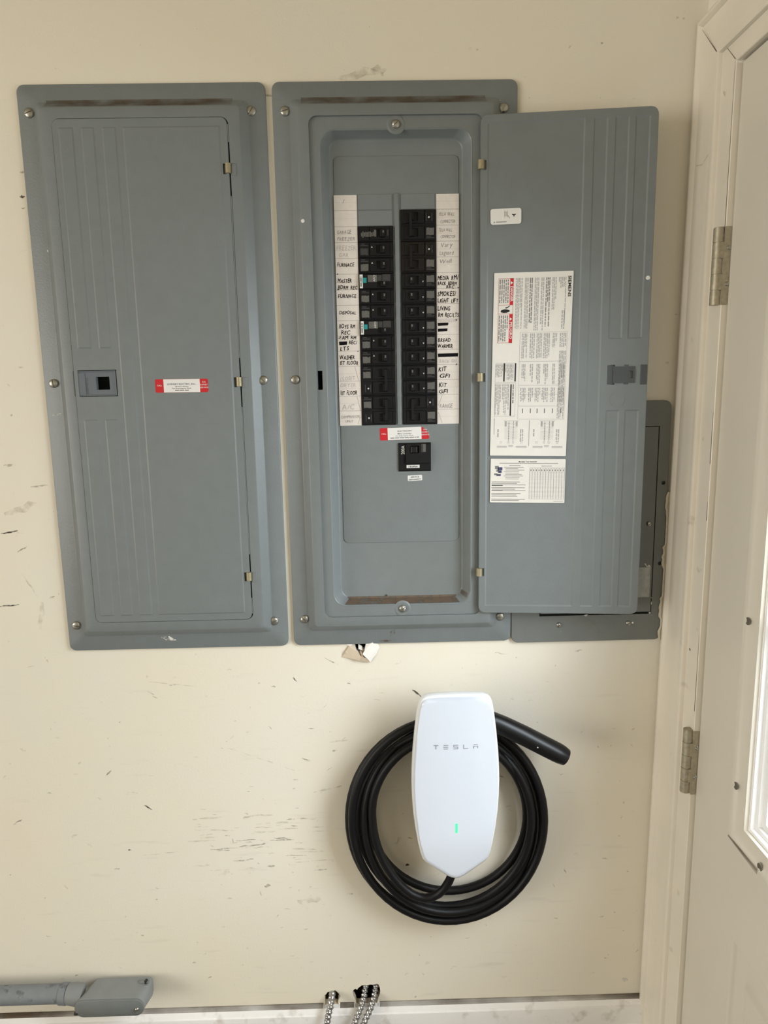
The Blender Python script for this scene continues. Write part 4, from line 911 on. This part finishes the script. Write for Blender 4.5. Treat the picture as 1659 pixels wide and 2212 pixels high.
for x0, m_ in ((.0822, 'led'), (.0840, 'led_core'), (.0848, 'led')):
    wd = .0016 if m_ == 'led' else .0008; mb.add([(x, face_y(x, z)-.0004, z) for x, z in ((x0, -.7745), (x0+wd, -.7745), (x0+wd, -.7565), (x0, -.7565))], [(0, 1, 2, 3)], m_)
mb.build('status_light', face, fix=False)
mb = MB(); mb.loft([(rr(CX-.045, CX+.045, -.745, -.615, .03), .0), (rr(CX-.045, CX+.045, -.745, -.615, .03), -.078)], 'charger_hub', cap1=True); mb.build('cable_hub', ch, smooth=40)
# cable: exits the tip, winds round the hub clockwise, ends at the plug.  stations: (radius in px about the coil's middle, depth)
CPX, CPY = 965., 1768.
st = [(180, 163, -.056), (270, 178, -.050), (360, 174, -.030), (450, 157, -.018), (540, 168, -.026), (630, 183, -.022), (720, 184, -.048), (810, 191, -.034), (900, 191, -.018), (990, 192, -.040), (1080, 192, -.024), (1170, 205, -.050), (1260, 178, -.050), (1350, 200, -.022), (1440, 202, -.020), (1530, 214, -.022), (1620, 213, -.018), (1710, 216, -.024), (1800, 212, -.044), (1890, 223, -.040), (1980, 206, -.046), (2063, 217, -.048)]
def hermite(xs, ys, x):
    for i in range(len(xs)-1):
        if xs[i] <= x <= xs[i+1]: break
    sl = lambda j: (ys[min(j+1, len(ys)-1)]-ys[max(j-1, 0)])/(xs[min(j+1, len(xs)-1)]-xs[max(j-1, 0)])
    h = xs[i+1]-xs[i]; t = (x-xs[i])/h
    return (2*t**3-3*t*t+1)*ys[i]+(t**3-2*t*t+t)*h*sl(i)+(-2*t**3+3*t*t)*ys[i+1]+(t**3-t*t)*h*sl(i+1)
A = [s[0] for s in st]; Rr = [s[1] for s in st]; Yd = [s[2] for s in st]
pts = [Vector((.0838, -.082, -.855))]
for cx_, cy_, Y in ((973, 1903, -.078), (966, 1919, -.074), (948, 1937, -.072), (918, 1945, -.070), (888, 1934, -.068), (862, 1911, -.066), (838, 1880, -.064), (820, 1845, -.061), (808, 1808, -.058)): pts.append(at(cx_, cy_, Y))
a = 187.
while a <= 2063:
    r_ = hermite(A, Rr, a); t_ = radians(a); pts.append(at(CPX+r_*cos(t_), CPY+r_*sin(t_), hermite(A, Yd, a))); a += 6
def smooth_pts(P_, it=2):
    for _ in range(it): P_ = [P_[0]]+[(P_[i-1]+P_[i]*2+P_[i+1])/4 for i in range(1, len(P_)-1)]+[P_[-1]]
    return P_
def dense(P_, step=.012):
    out = [P_[0]]
    for i in range(1, len(P_)):
        k_ = max(1, int((P_[i]-P_[i-1]).length/step))
        for j in range(1, k_+1): out.append(P_[i-1].lerp(P_[i], j/k_))
    return out
pts = smooth_pts(dense(pts), 3)
endp = pts[-1]
plug = [endp] + [at(*q) for q in ((1005, 1542, -.052), (1045, 1552, -.057), (1085, 1567, -.061), (1130, 1588, -.064), (1175, 1611, -.066), (1212, 1630, -.067), (1222, 1635.5, -.0675))]
mb = MB(); mb.tube(pts, .0076, 'rubber', 12); cable = mb.build('cable', ch, smooth=60)
mb = MB(); mb.tube(smooth_pts(dense(plug, .008), 1), None or [.0078+.0096*min(1., i/8.)**.7 for i in range(len(dense(plug, .008))-2)]+[.0168, .0150], 'connector_black', 20); plug_o = mb.build('plug_handle', ch, smooth=60)
mb = MB(); q = at(1157, 1605, -.0665); mb.lathe((q.x, q.y-.0165, q.z), [(.0014, .001), (.001, -.0002)], 'print_white', 8); mb.build('plug_button', plug_o)
i0 = min(range(len(pts)), key=lambda i: (pts[i]-at(870, 1628, pts[i].y)).length)
mb = MB(); q = pts[i0]; d_ = (pts[i0+1]-pts[i0-1]).normalized(); inw = (at(CPX, CPY, q.y)-q).normalized()*.0058+Vector((0, .002, 0)); mb.tube([q-d_*.0085+inw, q+d_*.0085+inw], .0026, 'sticker_white', 8); mb.build('cable_tag', cable)

# ---------------------------------------------------------------- conduit with junction fitting
cu = thing('electrical_conduit', 'grey plastic conduit ending in an oblong junction fitting low on the wall', 'conduit', (-.70, -.033, -1.170))
mb = MB(); mb.tube([(-1.9, -.0330, -1.1385), (-.655, -.0330, -1.1385)], .0168, 'conduit_grey', 24); mb.build('pipe', cu, smooth=50)
mb = MB(); mb.tube([(-.663, -.033, -1.1390), (-.6625, -.033, -1.1390), (-.650, -.033, -1.1392), (-.6495, -.033, -1.1392)], [.0170, .0186, .0190, .0178], 'conduit_grey', 24); mb.tube([(-.6495, -.033, -1.1392), (-.6380, -.033, -1.1400), (-.622, -.033, -1.1440)], [.0178, .0192, .0200], 'conduit_body', 24); mb.build('collar', cu, smooth=50)
mb = MB()
bx0, bx1, bz0, bz1 = -.6270, -.4975, -1.1665, -1.1310
def bl(g, xa=0.): return rr(bx0+g+xa, bx1-g, bz0+g, bz1-g, .0165-g*.5, 6)
mb.loft([(rr(bx0+.022, bx1+.002, bz0+.002, bz1, .006, 6), -.008), (rr(bx0+.016, bx1+.004, bz0+.001, bz1+.0006, .008, 6), -.020), (bl(0), -.052), (bl(.0004), -.0555), (bl(.0016), -.0565)], 'conduit_body', cap0=True, cap1=True)
body = mb.build('fitting_body', cu, smooth=45)
mb = MB(); mb.loft([(bl(.0004), -.0566), (bl(.0), -.0574), (bl(.0004), -.0592), (bl(.0014), -.0600)], 'conduit_cover', cap1=True); cov = mb.build('fitting_cover', cu, smooth=45)
for x in (bx1-.0125,): screw(cu, x, -.0598, -1.1515, .0040, 30, 'cover_screw')
mb = MB(); mb.tube([(bx0+.005, -.0585, -1.158), (bx0-.001, -.0585, -1.158)], .003, 'zinc_slot', 10); mb.build('side_screw', cu, smooth=45)
mb = MB(); mb.tube([(bx1-.020, -.020, -1.1305), (bx1-.010, -.021, -1.1290), (bx1-.001, -.022, -1.1290)], [.003, .0045, .0036], 'conduit_cover', 10); mb.tube([(bx1-.006, -.022, -1.131), (bx1-.006, -.022, -1.1250)], [.0042, .0035], 'zinc_slot', 10); mb.build('locking_tab', cu, smooth=45)

# ---------------------------------------------------------------- armoured cables coming out of the wall
def armored(label, path, r=.0056):
    P_ = [Vector(p) for p in path]; C_ = []
    for i in range(len(P_)-1):
        p0, p1_, p2_, p3_ = P_[max(i-1, 0)], P_[i], P_[i+1], P_[min(i+2, len(P_)-1)]
        for k_ in range(24):
            t_ = k_/24; C_.append(.5*((2*p1_)+(-p0+p2_)*t_+(2*p0-5*p1_+4*p2_-p3_)*t_*t_+(-p0+3*p1_-3*p2_+p3_)*t_**3))
    C_.append(P_[-1]); D_ = dense(C_, .0009); s_ = 0.; rad = []
    for i in range(len(D_)):
        if i: s_ += (D_[i]-D_[i-1]).length
        rad.append(r*(1+.16*cos(2*pi*s_/.0078)))
    mb = MB(); mb.tube(D_, rad, 'armor', 12); o = mb.build('armored_cable', smooth=60)
    o['label'] = label; o['category'] = 'cable'; o['group'] = 'armoured cables by the baseboard'
    return o
def w3(px, py, Y): p = at(px, py, Y); return (p.x, p.y, p.z)
armored('lone ribbed metal cable coming out of the small ragged hole', [(-.150, .050, -1.186), (-.1495, .015, -1.1875), w3(717, 2152, -.008), w3(714, 2172, -.024), w3(709, 2195, -.034), w3(704, 2230, -.042), w3(700, 2280, -.046), w3(697, 2330, -.046)], .0060)
armored('ribbed metal cable of the big hole, on the side of the small hole', [(-.079, .060, -1.150), (-.0795, .020, -1.168), w3(788, 2140, .004), w3(785, 2160, -.010), w3(778, 2180, -.024), w3(768, 2205, -.036), w3(757, 2240, -.044), w3(748, 2300, -.046)])
armored('ribbed metal cable of the big hole, on the side of the doorway', [(-.060, .060, -1.150), (-.0605, .020, -1.168), w3(810, 2140, .004), w3(806, 2160, -.010), w3(799, 2182, -.024), w3(788, 2206, -.036), w3(776, 2240, -.044), w3(766, 2300, -.046)])
